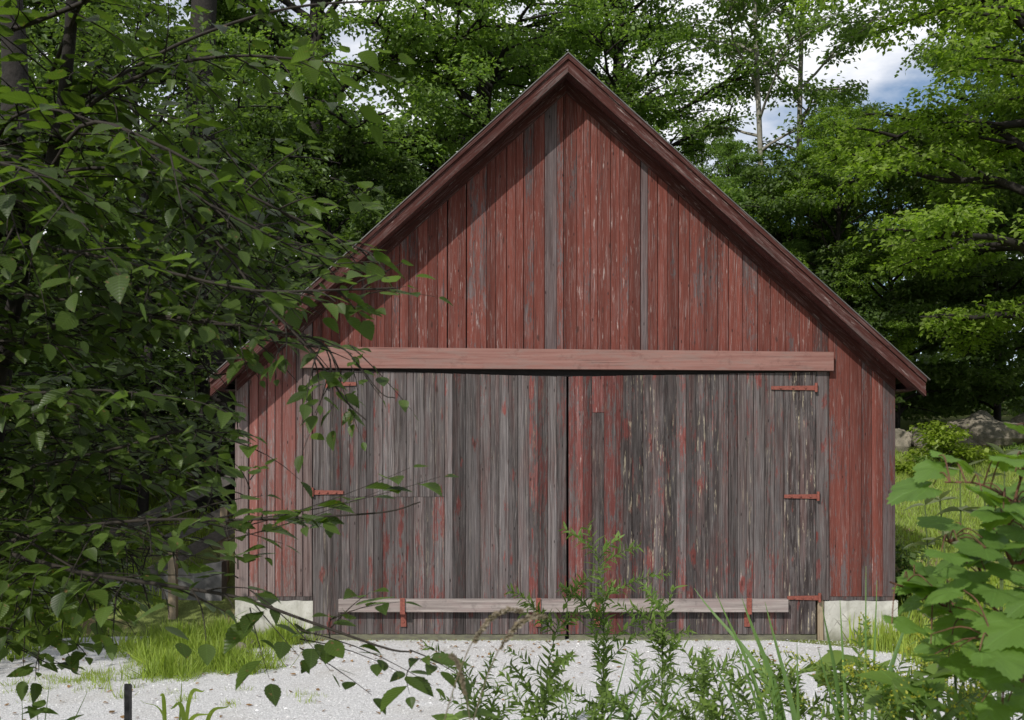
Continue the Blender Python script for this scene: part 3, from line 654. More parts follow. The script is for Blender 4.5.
# ------------------------------------------------------------------ far and middle trees
def tree_geo(seed, H, Rc, t0, nl, dens, up=(12, 62), leaf=.13, trunk_r=.017, disc=.42, dead=True, lean=0.0):
    """returns wood tubes and leaves of a tree standing at the origin"""
    r_ = np.random.default_rng(seed); W = Tubes(6); L = Leaves()
    tt = np.linspace(0, 1, 12); P = np.stack([.25 * np.sin(tt * 4 + seed) * tt + lean * H * tt, .2 * np.cos(tt * 5 + seed * 2) * tt, tt * H], -1); P[0, :2] = 0
    W.add(P, trunk_r * H * (1 - tt * .93) ** .85 + .01)
    C, Dd = [], []
    for k in range(nl):
        t = t0 + (1 - t0) * (k + .5 * r_.random()) / nl; az = k * 2.4 + r_.normal(0, .35)
        prof = (math.sin(math.pi * min(1, ((t - t0) / (1 - t0)) * .80 + .17)) ** .75) * r_.uniform(.65, 1.1)
        Lg = Rc * prof + .3; el = R(up[0] + (up[1] - up[0]) * ((t - t0) / (1 - t0)) ** 1.3 + r_.normal(0, 6))
        b = np.array([np.interp(t, tt, P[:, i]) for i in range(3)]); d = np.array([math.cos(az) * math.cos(el), math.sin(az) * math.cos(el), math.sin(el)])
        s = np.linspace(0, 1, 6); Q = b + s[:, None] * d * Lg; Q[:, 2] += -.10 * Lg * s ** 2 + .06 * Lg * np.sin(s * 3); Q[1:] += r_.normal(0, .03 * Lg, (5, 3)) * .6
        rb = trunk_r * H * (1 - t) ** .8 * .42 + .018; W.add(Q, rb * (1 - s * .85))
        ns = int(4 + Lg * 1.5)
        for q in range(ns):
            u = r_.uniform(.25, 1.0); bb = np.array([np.interp(u, s, Q[:, i]) for i in range(3)]); sd = 1 if q % 2 else -1
            dd = rot(d, sd * r_.uniform(.5, 1.1)); dd[2] = d[2] * .5 + r_.normal(.05, .15); dd = norm(dd); l2 = Lg * r_.uniform(.22, .42) * (1.25 - u * .6) + .2
            s2 = np.linspace(0, 1, 4); Q2 = bb + s2[:, None] * dd * l2; Q2[:, 2] -= .12 * l2 * s2 ** 2; W.add(Q2, rb * .35 * (1 - s2 * .8) + .004)
            nc = max(2, int(l2 * 3.2)); uu = r_.uniform(.3, 1.05, nc); cc = bb + uu[:, None] * dd * l2 + r_.normal(0, .16, (nc, 3)) * np.array([1, 1, .45]); cc[:, 2] -= .12 * l2 * uu ** 2
            C.append(cc); Dd.append(np.tile(dd, (nc, 1)))
    C = np.concatenate(C); Dd = np.concatenate(Dd); m = len(C)
    cnt = r_.integers(int(dens * .5), int(dens * 1.5), m); idx = np.repeat(np.arange(m), cnt); k = len(idx)
    rad = disc * r_.uniform(.6, 1.25, m)[idx] * np.sqrt(r_.random(k)); a = r_.uniform(0, 2 * math.pi, k)
    tilt = r_.normal(0, .22, (m, 2))[idx]
    ox, oy = np.cos(a) * rad, np.sin(a) * rad
    p = C[idx] + np.stack([ox, oy, ox * tilt[:, 0] + oy * tilt[:, 1] - rad ** 2 * .35 + r_.normal(0, .05, k)], -1)
    d = np.stack([np.cos(a), np.sin(a), np.full(k, -.25)], -1) + r_.normal(0, .45, (k, 3))
    n = np.stack([r_.normal(-.12, .5, k), r_.normal(-.2, .5, k), np.ones(k)], -1)
    L.add(p, d, n, leaf * r_.uniform(.7, 1.25, k))
    return W, L
PROTO = {}
def proto(key, leafmat, barkmat, **kw):
    W, L = tree_geo(**kw); arr = L.arrays(); print('proto', key, len(arr[0]))
    PROTO[key] = dict(W=W, arr=arr, lm=leafmat, bm=barkmat, meshes=None)
def plant_tree(key, name, x, y, rz, sc, label, group, lm=None, cat='tree', z=None, sz=None):
    p = PROTO[key]; zz = float(hgt(x, y)) - .1 if z is None else z
    root = empty(name, (x, y, zz), label, cat, group); root.rotation_euler = (0, 0, rz); root.scale = (sc, sc, sz or sc)
    if p['meshes'] is None:
        tr = make('trunk', np.concatenate(p['W'].v), np.concatenate(p['W'].f), M[p['bm']], smooth=True)
        crn = leaf_mesh('crown', p['arr'], T_FAR, M[p['lm']], seed=5, smooth=False); p['meshes'] = (tr, crn)
    else:
        tr, crn = [o.copy() for o in p['meshes']]
        for o in (tr, crn): COL.objects.link(o)
    tr.parent = root; crn.parent = root
    if lm:
        crn.material_slots[0].link = 'OBJECT'; crn.material_slots[0].material = M[lm]
    else: crn.material_slots[0].link = 'DATA'
    return root
proto('maple', 'leaf_maple', 'bark', seed=21, H=17, Rc=4.6, t0=.14, nl=50, dens=60, leaf=.110)
proto('maple2', 'leaf_maple', 'bark', seed=34, H=16, Rc=4.0, t0=.20, nl=46, dens=56, leaf=.110)
proto('thin', 'leaf_grey', 'palebark', seed=8, H=16, Rc=2.7, t0=.42, nl=24, dens=30, leaf=.12, trunk_r=.0052, up=(25, 65), disc=.34)
proto('under', 'leaf_dark', 'bark', seed=55, H=7, Rc=2.9, t0=.06, nl=34, dens=60, leaf=.13, trunk_r=.012, up=(5, 55))
gr = 'deciduous trees standing behind the barn'
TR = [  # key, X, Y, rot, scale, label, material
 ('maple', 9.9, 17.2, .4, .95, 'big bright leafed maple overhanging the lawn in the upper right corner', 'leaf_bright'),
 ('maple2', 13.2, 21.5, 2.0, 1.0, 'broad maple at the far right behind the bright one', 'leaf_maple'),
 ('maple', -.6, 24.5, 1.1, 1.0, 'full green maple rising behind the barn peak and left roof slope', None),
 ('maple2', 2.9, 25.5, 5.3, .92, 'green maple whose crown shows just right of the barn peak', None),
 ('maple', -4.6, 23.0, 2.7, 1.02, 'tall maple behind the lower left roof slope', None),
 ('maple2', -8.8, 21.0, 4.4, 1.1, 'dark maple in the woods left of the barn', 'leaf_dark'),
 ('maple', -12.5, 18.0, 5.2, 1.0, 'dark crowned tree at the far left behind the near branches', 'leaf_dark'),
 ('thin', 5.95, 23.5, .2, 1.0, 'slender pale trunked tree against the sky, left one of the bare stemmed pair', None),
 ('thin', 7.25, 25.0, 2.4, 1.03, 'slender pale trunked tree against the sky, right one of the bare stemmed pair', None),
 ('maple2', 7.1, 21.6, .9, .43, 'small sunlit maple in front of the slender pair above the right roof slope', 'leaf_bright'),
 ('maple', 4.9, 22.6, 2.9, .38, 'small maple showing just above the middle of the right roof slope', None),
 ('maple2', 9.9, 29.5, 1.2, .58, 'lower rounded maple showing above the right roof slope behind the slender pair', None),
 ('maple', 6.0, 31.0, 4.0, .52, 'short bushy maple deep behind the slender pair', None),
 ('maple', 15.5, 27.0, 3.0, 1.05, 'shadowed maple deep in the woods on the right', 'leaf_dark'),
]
for k, x, y, rz, sc, lab, lm in TR: plant_tree(k, 'maple_tree' if 'maple' in k else 'slender_tree', x, y, rz, sc, lab, gr, lm)
gu = 'low undergrowth trees at the edge of the woods'
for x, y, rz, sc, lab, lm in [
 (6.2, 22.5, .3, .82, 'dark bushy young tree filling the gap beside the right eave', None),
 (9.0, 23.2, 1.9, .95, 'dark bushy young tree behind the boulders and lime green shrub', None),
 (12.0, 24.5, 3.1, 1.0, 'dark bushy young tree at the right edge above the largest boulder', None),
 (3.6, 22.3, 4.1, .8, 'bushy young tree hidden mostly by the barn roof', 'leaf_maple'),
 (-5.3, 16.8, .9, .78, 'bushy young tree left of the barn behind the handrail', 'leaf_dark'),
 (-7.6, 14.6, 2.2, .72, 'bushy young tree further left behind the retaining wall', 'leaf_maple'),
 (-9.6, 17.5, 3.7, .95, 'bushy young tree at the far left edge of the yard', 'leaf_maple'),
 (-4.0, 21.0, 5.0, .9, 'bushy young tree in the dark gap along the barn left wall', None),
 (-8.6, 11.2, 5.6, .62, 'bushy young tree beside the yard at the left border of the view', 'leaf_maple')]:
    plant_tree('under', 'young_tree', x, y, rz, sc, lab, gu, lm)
# far woods as one mass
def woods():
    r_ = np.random.default_rng(77); K = 230000; m = 1900
    cx = r_.uniform(-42, 46, m); cy = r_.uniform(34, 50, m); cz = hgt(cx, cy) + r_.uniform(0, 1, m) ** 1.25 * np.where((cx > 3) & (cx < 17), 7, 13); rr = r_.uniform(.9, 1.9, m)
    idx = r_.integers(0, m, K); v = norm(r_.normal(0, 1, (K, 3))) * (r_.random(K)[:, None] ** .4); p = np.stack([cx, cy, cz], -1)[idx] + v * rr[idx][:, None] * np.array([1, 1, .6])
    d = r_.normal(0, 1, (K, 3)); n = np.stack([r_.normal(0, .5, K), r_.normal(0, .5, K), np.ones(K)], -1)
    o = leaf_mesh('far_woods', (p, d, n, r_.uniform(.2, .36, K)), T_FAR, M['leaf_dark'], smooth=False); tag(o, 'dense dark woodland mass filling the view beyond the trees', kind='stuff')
woods()

# big dark trunk beside the barn's left wall
def bare_trunk(name, pts, r0, r1, label, cat='tree trunk'):
    T = Tubes(14); P = spline(pts, 16); s = np.linspace(0, 1, 16); r_ = np.random.default_rng(4); T.add(P, (r0 + (r1 - r0) * s) * (1 + .25 * np.exp(-s * 14)) * (1 + r_.normal(0, .03, 16)))
    return tag(T.build(name, M['bark'], origin=pts[0]), label, cat)
x, z = G(214, 15.5)
bare_trunk('tree_trunk', [(x, 15.5, z - .2), (x + .05, 15.5, z + 2.5), (x - .25, 15.6, z + 6), (x - .1, 15.7, z + 10)], .30, .17, 'thick dark tree trunk standing close to the left wall of the barn')

# ------------------------------------------------------------------ near tree on the left
def nd(Y): return 2.3 + (Y - 2.5) * .46
def px_of(p): return CX + p[..., 0] / np.maximum(p[..., 1], .05) * F, CY - (p[..., 2] - CAMZ) / np.maximum(p[..., 1], .05) * F
class Near:
    def __init__(s, seed): s.r = np.random.default_rng(seed); s.W = Tubes(6); s.L = Leaves(); s.tw = []
    def twig(s, b, d, l, leaf, droop=.15, r0=.003, sparse=1.0, end=True):
        r_ = s.r; n = max(4, int(l / (leaf * .62) * sparse)); t = np.linspace(0, 1, max(5, n)); d = norm(np.asarray(d, float))
        side = norm(np.cross(d, [0, 0, 1])); wig = r_.normal(0, .05)
        P = b + t[:, None] * d * l + (np.sin(t * 3) * wig * l)[:, None] * side; P[:, 2] -= droop * l * t ** 2
        s.W.add(P, r0 * (1 - t * .7)); T = norm(np.gradient(P, axis=0))
        for k in range(1, len(P)):
            sd = 1 if k % 2 else -1; a = sd * r_.uniform(.65, 1.15); dd = T[k] * math.cos(a) + side * math.sin(a); dd[2] -= r_.uniform(-.05, .30)
            if k == len(P) - 1: dd = T[k] + np.array([0, 0, -.25])
            nn = np.array([r_.normal(0, .26), r_.normal(0, .26), 1.0]); st = dd / np.linalg.norm(dd) * leaf * .12
            s.L.add(P[k] + st, dd, nn, leaf * r_.uniform(.45, 1.25) * (1 - .25 * (k == len(P) - 1)))
        return P
    def limb(s, pts, r0, r1, leaf=.08, start=.25, step=.13, tl=(.22, .55), n=26, twl=1.0, up=.0):
        r_ = s.r; P = spline(pts, n); t = np.linspace(0, 1, n); s.W.add(P, r0 + (r1 - r0) * t); T = norm(np.gradient(P, axis=0))
        L = np.concatenate([[0], np.cumsum(np.linalg.norm(np.diff(P, axis=0), axis=1))]); tot = L[-1]; q = tot * start; sd = 1
        while q < tot:
            b = np.array([np.interp(q, L, P[:, i]) for i in range(3)]); d = norm(np.array([np.interp(q, L, T[:, i]) for i in range(3)]))
            side = norm(np.cross(d, [0, 0, 1.])); a = sd * r_.uniform(.55, 1.15); dd = d * math.cos(a) + side * math.sin(a); dd[2] += r_.normal(-.05, .25) + up
            s.twig(b, dd, r_.uniform(*tl) * (1.15 - .55 * q / tot) * twl, leaf, r_.uniform(.0, .35)); sd = -sd; q += step * r_.uniform(.6, 1.4)
        s.twig(P[-1], T[-1], leaf * 3.2, leaf, .2, r1)
def xlim(py): return np.interp(py, [-60, 0, 120, 200, 240, 300, 340, 380, 480, 560, 600, 640, 680, 740], [445, 430, 400, 385, 335, 290, 262, 238, 236, 215, 165, 115, 60, 0])
def shades(p):
    """true where a point's shadow would fall on the barn front or on the open yard"""
    t = (11.0 - p[:, 1]) / SUNV[1]; q = p + t[:, None] * SUNV; t2 = p[:, 2] / -SUNV[2]; g = p + t2[:, None] * SUNV
    return ((q[:, 2] > 0) & (q[:, 0] > -3.3) & (t > 0)) | ((g[:, 1] > 6.6) & (g[:, 1] < 11) & (g[:, 0] > -3.4 + (g[:, 1] - 9) * .2))
nt = Near(5)
tree = empty('hazel_tree', (-1.98, 3.45, 0), 'near broad leafed tree on the left whose branches reach across the barn', 'tree')
T = Tubes(12); tp = spline([(-1.98, 3.45, -.1), (-1.90, 3.42, 1.3), (-1.74, 3.42, 2.6), (-1.76, 3.45, 3.6), (-1.9, 3.2, 5.0)], 24); ts = np.linspace(0, 1, 24); T.add(tp, .085 - .065 * ts)
tp2 = spline([(-1.95, 3.42, .2), (-1.7, 3.2, 1.9), (-1.35, 3.0, 3.0), (-1.2, 2.7, 4.2)], 18); T.add(tp2, np.linspace(.035, .01, 18))
T.build('trunk', M['bark'], tree)
# hand laid limbs: (px, py, depth) points through space
HL = [
 ([(-120, 320, 4.9), (20, 215, 4.4), (75, 120, 4.1), (150, 72, 3.9), (232, 56, 3.7), (330, 62, 3.6)], .016, .004, .085),
 ([(-60, 180, 4.9), (60, 110, 4.3), (130, 70, 4.3), (200, 35, 4.2), (290, 8, 4.1), (390, 0, 4.0)], .014, .004, .085),
 ([(-80, 240, 4.6), (30, 190, 3.7), (85, 124, 3.2), (160, 146, 3.1), (240, 190, 3.1), (330, 235, 3.2), (382, 258, 3.2)], .012, .003, .085),
 ([(-90, 300, 4.6), (20, 200, 3.9), (60, 172, 3.7), (150, 172, 3.5), (220, 210, 3.5), (300, 250, 3.5), (350, 262, 3.5)], .012, .003, .082),
 ([(-100, 340, 4.6), (-20, 250, 3.6), (60, 250, 3.2), (150, 268, 3.0), (250, 290, 2.9), (330, 290, 2.9), (395, 288, 2.9)], .012, .003, .082),
 ([(-90, 420, 4.7), (20, 345, 4.2), (90, 316, 4.0), (180, 318, 3.8), (260, 330, 3.7), (320, 342, 3.6), (345, 382, 3.5)], .015, .003, .08),
 ([(120, 150, 4.2), (210, 235, 3.6), (262, 300, 3.3), (312, 352, 3.2), (345, 400, 3.2), (366, 420, 3.2)], .008, .003, .075),
 ([(-90, 500, 4.8), (20, 470, 4.2), (110, 450, 3.9), (190, 430, 3.8), (230, 440, 3.7)], .012, .003, .08),
 ([(-70, 560, 4.4), (60, 530, 3.6), (150, 520, 3.2), (230, 520, 3.0), (310, 517, 2.9), (385, 512, 2.85), (420, 502, 2.8)], .010, .0025, .082),
 ([(-90, 540, 4.6), (0, 552, 3.8), (80, 572, 3.3), (170, 586, 3.1), (240, 598, 3.0), (310, 622, 2.9), (385, 648, 2.8), (412, 652, 2.75)], .013, .003, .084),
 ([(-120, 470, 4.4), (-10, 520, 3.8), (60, 560, 3.6), (130, 600, 3.5)], .010, .003, .08),
 ([(-80, 60, 4.4), (40, 20, 3.9), (140, -20, 3.6), (250, -40, 3.5), (340, -30, 3.4)], .014, .004, .085),
 ([(-80, 400, 4.2), (10, 395, 3.3), (90, 390, 3.0), (160, 395, 2.9)], .009, .003, .08),
 ([(-80, 150, 3.9), (-20, 160, 3.0), (30, 172, 2.6), (70, 210, 2.5)], .008, .003, .085),
 ([(260, 340, 3.4), (320, 346, 3.2), (345, 350, 3.15), (380, 392, 3.1), (395, 398, 3.1)], .004, .002, .062),
]
for pts, r0, r1, lf in HL:
    nt.limb([at(p[0], p[1], nd(p[2])) for p in pts], r0 * .6, r1 * .7, lf * .94, start=.2, step=.046, tl=(.13, .34))
ne = Near(44)
for rep_ in range(6):
    for pts, r0, r1, lf in HL[:-1]:
        ox, oy, oz = ne.r.normal(-35, 30), ne.r.normal(0, 34), ne.r.uniform(.15, 1.0)
        ne.limb([at(p[0] + ox + ne.r.normal(0, 8), p[1] + oy + ne.r.normal(0, 14), nd(p[2]) + oz) for p in pts], r0 * .5, r1 * .7, .074, start=.2, step=.062, tl=(.15, .38))
hand = nt.L.arrays(); hp = px_of(hand[0])
# stray twigs that cross the doors
sp = Near(9)
for a, b, lf, dr in (((300, 268, 3.1), (398, 250, 2.95), .07, .1), ((345, 290, 3.1), (436, 292, 2.95), .068, .05), ((225, 522, 3.1), (440, 500, 2.85), .085, -.1),
                     ((300, 630, 3.0), (432, 668, 2.8), .09, .12), ((330, 620, 3.0), (400, 585, 2.9), .085, .2), ((330, 350, 3.3), (362, 430, 3.2), .066, .1), ((350, 345, 3.3), (412, 402, 3.2), .045, .1), ((250, 590, 3.0), (330, 650, 2.9), .08, .2),
                     ((238, 560, 3.0), (262, 545, 2.9), .075, .3), ((250, 480, 3.1), (262, 462, 3.1), .07, .2), ((410, 650, 2.8), (470, 664, 2.75), .08, .3)):
    for jj in range(3):
        p, q = at(a[0], a[1] + jj * 9, nd(a[2]) + jj * .06), at(b[0] - jj * 30, b[1] + (12, -10)[jj % 2] * (jj > 0), nd(b[2])); sp.twig(p, q - p, np.linalg.norm(q - p), lf * 1.08, dr, .002)
# the rest of the crown: limbs out of the trunk in all directions, above and behind what the hand laid ones show
cr = Near(15)
for k in range(58):
    t = cr.r.uniform(.28, 1.0); b = np.array([np.interp(t, ts, tp[:, i]) for i in range(3)]); az = cr.r.uniform(0, 2 * math.pi); Lg = cr.r.uniform(.8, 1.9) * (1.15 - .45 * t); el = cr.r.uniform(-.1, .75)
    d = np.array([math.cos(az) * math.cos(el), math.sin(az) * math.cos(el), math.sin(el)])
    pts = [b, b + d * Lg * .5 + [0, 0, .05 * Lg], b + d * Lg + [0, 0, -.12 * Lg]]
    q = np.array(pts); u, v = px_of(spline(pts, 8)); 
    if np.any((spline(pts, 8)[:, 1] > .3) & (u > xlim(v) - 25) & (v > -150) & (v < 740)): continue
    if np.any(q[:, 1] < 1.0) and np.any(q[:, 0] > -1.0): continue
    cr.limb(pts, .009, .003, .078, start=.2, step=.09, tl=(.15, .42), n=14)
arrs = [hand, sp.L.arrays(), cr.L.arrays(), ne.L.arrays()]
allv = [np.concatenate([a[i] for a in arrs]) for i in range(4)]
kind_ = np.concatenate([np.full(len(a[0]), i) for i, a in enumerate(arrs)])
u, v = px_of(allv[0]); lim = xlim(v); rk_ = np.random.default_rng(6).random(len(u))
keep = (kind_ == 1) | (u < lim) | ((kind_ == 0) & (u < lim + 110) & (rk_ < np.where(v > 470, .95, .6))) | (allv[0][:, 1] < .2) | (v < -120)
keep &= ~((allv[0][:, 1] < 1.5) & (u > -200)); keep &= ~shades(allv[0]); keep &= ~((u > 190) & (u < 350) & (v > 180) & (v < 400) & (rk_ > .55) & (kind_ != 1) & (allv[0][:, 1] > 0)); keep &= ~((u > 105) & (u < 240) & (v > 490) & (v < 640) & (rk_ < .62) & (kind_ != 1) & (allv[0][:, 1] > 0))
print('near leaves', keep.sum())
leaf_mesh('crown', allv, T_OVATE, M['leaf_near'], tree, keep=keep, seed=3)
br = Tubes(6)
def twkeep(V, m=10):
    u, v = px_of(V); return not (np.any((V[:, 1] > .3) & (u > xlim(v) + m) & (v > -100) & (v < 740)) or np.any(shades(V)) or np.any((V[:, 1] < 1.4) & (u > -200)))
for nn, force in ((nt, 2), (sp, 1), (cr, 0), (ne, 0)):
    for V, f in zip(nn.W.v, nn.W.f):
        if force == 1 or twkeep(V, 110 if force else 10) or (force and len(V) > 100):
            f0 = f - f.min(); br.v.append(V); br.f.append(f0 + br.n); br.n += len(V)
br.build('branch', M['twig'], tree)

# second, darker tree standing behind it, outside and at the left border, fills the depth
proto('mid', 'leaf_dark', 'bark', seed=91, H=7.5, Rc=2.5, t0=.10, nl=34, dens=34, leaf=.095, trunk_r=.010, up=(5, 55), disc=.34)
gm = 'slim broad leafed trees left of the yard'
for x, y, rz, sc, lab, lm in [(-7.3, 8.9, .5, .85, 'slim leafy tree just behind the near branches on the left', None), (-7.6, 12.2, 2.1, .95, 'slim leafy tree at the left end of the retaining wall', None), (-5.3, 14.2, 3.9, .95, 'slim leafy tree standing on the bank behind the retaining wall', 'leaf_dark'), (-8.6, 6.4, 5.1, .95, 'slim leafy tree cut off by the left border of the view', 'leaf_dark')]:
    plant_tree('mid', 'slim_tree', x, y, rz, sc, lab, gm, lm)

# ------------------------------------------------------------------ lime shrub and plants on the far lawn
def bush(name, c, s, n, leaf, mat, label, cat='shrub', group=None, seed=1, tmpl=T_FAR):
    r_ = np.random.default_rng(seed); c = np.array(c, float); rt = empty(name, c, label, cat, group); T = Tubes(5); L = Leaves()
    for k in range(max(6, n // 90)):
        d = norm(np.array([r_.normal(0, .6), r_.normal(0, .6), 1.0])); e = c + d * np.array(s) * r_.uniform(.5, 1); T.add(spline([c, (c + e) / 2 + r_.normal(0, .04, 3), e], 6), np.linspace(.012, .004, 6) * max(s))
        m = 90; a = r_.uniform(0, 6.28, m); rad = max(s) * .30 * np.sqrt(r_.random(m)); p = e + np.stack([np.cos(a) * rad, np.sin(a) * rad, r_.normal(0, .05, m) - rad ** 2 * .3], -1)
        p2 = e + (c - e) * r_.random(m)[:, None] * .6 + r_.normal(0, .08, (m, 3)) * np.array(s)
        p = np.where((r_.random(m) < .65)[:, None], p, p2)
        L.add(p, np.stack([np.cos(a), np.sin(a), np.full(m, -.2)], -1) + r_.normal(0, .4, (m, 3)), np.stack([r_.normal(0, .3, m), r_.normal(0, .3, m), np.ones(m)], -1), leaf * r_.uniform(.6, 1.3, m))
    T.build('stem', M['twig'], rt); leaf_mesh('foliage', L.arrays(), tmpl, M[mat], rt, seed=seed, smooth=False); return rt
x, z = G(940, 18.2); bush('lime_shrub', (x, 18.2, z - .1), (.75, .6, .95), 1500, .10, 'leaf_lime', 'lime green shrub catching the sun before the boulders', seed=3)
gb = 'low green plants along the boulders'
for k, (px, Y, w_, h_, n_, mt, lab) in enumerate([(905, 17.6, .5, .35, 700, 'leaf_lime', 'low yellow green plant at the foot of the upright boulder'), (975, 18.4, .55, .35, 700, 'leaf_lime', 'low yellow green plant before the largest boulder'), (1012, 19.0, .6, .4, 700, 'leaf_maple', 'low green plant right of the largest boulder near the border'), (906, 11.6, .35, .75, 900, 'leaf_dark', 'dark shrub pressed against the right corner of the barn foundation'), (925, 17.9, .45, .3, 500, 'leaf_maple', 'low green plant left of the lime shrub')]):
    x, z = G(px, Y); bush('low_plant', (x, Y, z - .05), (w_, w_, h_), n_, .08, mt, lab, 'plant', gb, seed=20 + k)

# ------------------------------------------------------------------ grasses
def blades(name, x, y, h, w, mat, label, lean=.5, seed=1, tm=T_BLADE, kind='stuff'):
    r_ = np.random.default_rng(seed); K = len(x); a = r_.uniform(0, 6.28, K); ln = np.abs(r_.normal(0, lean, K))
    d = np.stack([np.cos(a) * ln, np.sin(a) * ln, np.ones(K)], -1); n = np.stack([-np.cos(a), -np.sin(a), ln], -1) * -1
    tv = tm[0].copy(); tv[:, 0] *= w; tv[:, 2] *= w
    b = a + r_.normal(0, .9, K); n = np.stack([np.cos(b), np.sin(b), np.full(K, .25)], -1)
    o = leaf_mesh(name, (np.stack([x, y, hgt(x, y)], -1), d, n, h), (tv, tm[1], tm[2]), mat, seed=seed)
    if kind: tag(o, label, kind=kind)
    return o
r_ = np.random.default_rng(50)
K = 34000; y = 11.0 + 11 * r_.random(K) ** .8; x = 4.35 + (y * .62 - 4.0) * r_.random(K)
blades('lawn_grass', x, y, r_.uniform(.05, .14, K), 2.4, M['lawn'], 'sunlit lawn grass on the slope right of the barn', .6, 2)
K = 16000; y = 13.5 + 14 * r_.random(K); x = -4.2 - (y * .42 - 3.0) * r_.random(K)
blades('bank_grass', x, y, r_.uniform(.08, .2, K), 2.6, M['grass'], 'grass on the sunny bank behind the left trees', .6, 3)
def patch(name, cs, K, hh, mat, label, seed, w=1.5, lean=.55):
    rr = np.random.default_rng(seed); xs, ys = [], []
    for (px, py, sx, sy, wt) in cs:
        Y = F * CAMZ / (py - CY); X0 = (px - CX) * Y / F; k = int(K * wt); m = max(3, k // 28)
        tx = X0 + rr.normal(0, sx, m); ty = Y + rr.normal(0, sy, m); i = rr.integers(0, m, k)
        xs.append(tx[i] + rr.normal(0, .045, k)); ys.append(ty[i] + rr.normal(0, .045, k))
    x = np.concatenate(xs); y = np.concatenate(ys); ok = ~((x > -3.1) & (y > 10.95)); x, y = x[ok], y[ok]
    return blades(name, x, y, hh[0] + (hh[1] - hh[0]) * rr.random(len(x)) ** 1.7 * (.55 + .45 * np.sin(x * 9 + seed) * np.cos(y * 7)), w, mat, label, lean, seed)
patch('grass_patch', [(180, 650, .22, .34, .34), (215, 645, .30, .26, .28), (258, 644, .20, .14, .18), (225, 668, .24, .16, .13), (165, 676, .18, .2, .04), (288, 638, .1, .08, .03)], 28000, (.06, .36), M['grass'], 'bright green grass patch growing in the gravel by the left corner of the barn', 61, .85, .75)
patch('sparse_grass', [(95, 680, .22, .22, .5), (130, 672, .35, .3, .25), (300, 700, .12, .1, .04), (20, 690, .3, .3, .15), (200, 700, .5, .3, .1)], 2200, (.03, .10), M['grass'], 'thin short grass sprouting through the gravel on the left', 62)
patch('verge_weeds', [(-10, 640, .5, .9, .45), (20, 625, .45, .7, .25), (75, 622, .5, .3, .2), (140, 622, .4, .15, .1)], 9000, (.10, .36), M['grass'], 'green weeds along the shaded left verge of the yard', 63, 1.9)
K = 9000; y = 11.8 - 2.6 * r_.random(K) ** 1.4; x = 3.5 + (11.8 - y) * .15 + 2.4 * r_.random(K); qn = np.sin(x * 7) * np.cos(y * 6) + r_.normal(0, .5, K) > -.1; x, y = x[qn], y[qn]; ok = ~((x < 4.3) & (y > 10.97)); x, y = x[ok], y[ok]
blades('corner_grass', x, y, .06 + .3 * r_.random(len(x)) ** 1.8, 1.2, M['grass'], 'grass and weeds round the right corner of the foundation', .5, 8)
K = 1500; x = r_.uniform(X(313), X(820), K); y = 10.93 + r_.normal(0, .015, K)
blades('sill_moss', x, y, r_.uniform(.01, .03, K), 3.0, M['grass'], 'short moss and grass along the foot of the doors', .8, 9)
# fallen leaves
K = 620; x = np.concatenate([r_.uniform(-6, 3.5, K - 200), r_.normal(-1.6, 1.2, 200)]); y = np.concatenate([r_.uniform(7, 10.9, K - 200), r_.normal(10.2, .6, 200)]); y = np.minimum(y, 10.9)
a = r_.uniform(0, 6.28, K)
o = leaf_mesh('fallen_leaves', (np.stack([x, y, np.full(K, .018)], -1), np.stack([np.cos(a), np.sin(a), r_.normal(0, .12, K)], -1), np.stack([r_.normal(0, .25, K), r_.normal(0, .25, K), np.ones(K)], -1), r_.uniform(.025, .06, K)), T_MID, M['litter'], seed=4)
tag(o, 'dry brown leaves scattered over the gravel', kind='stuff')

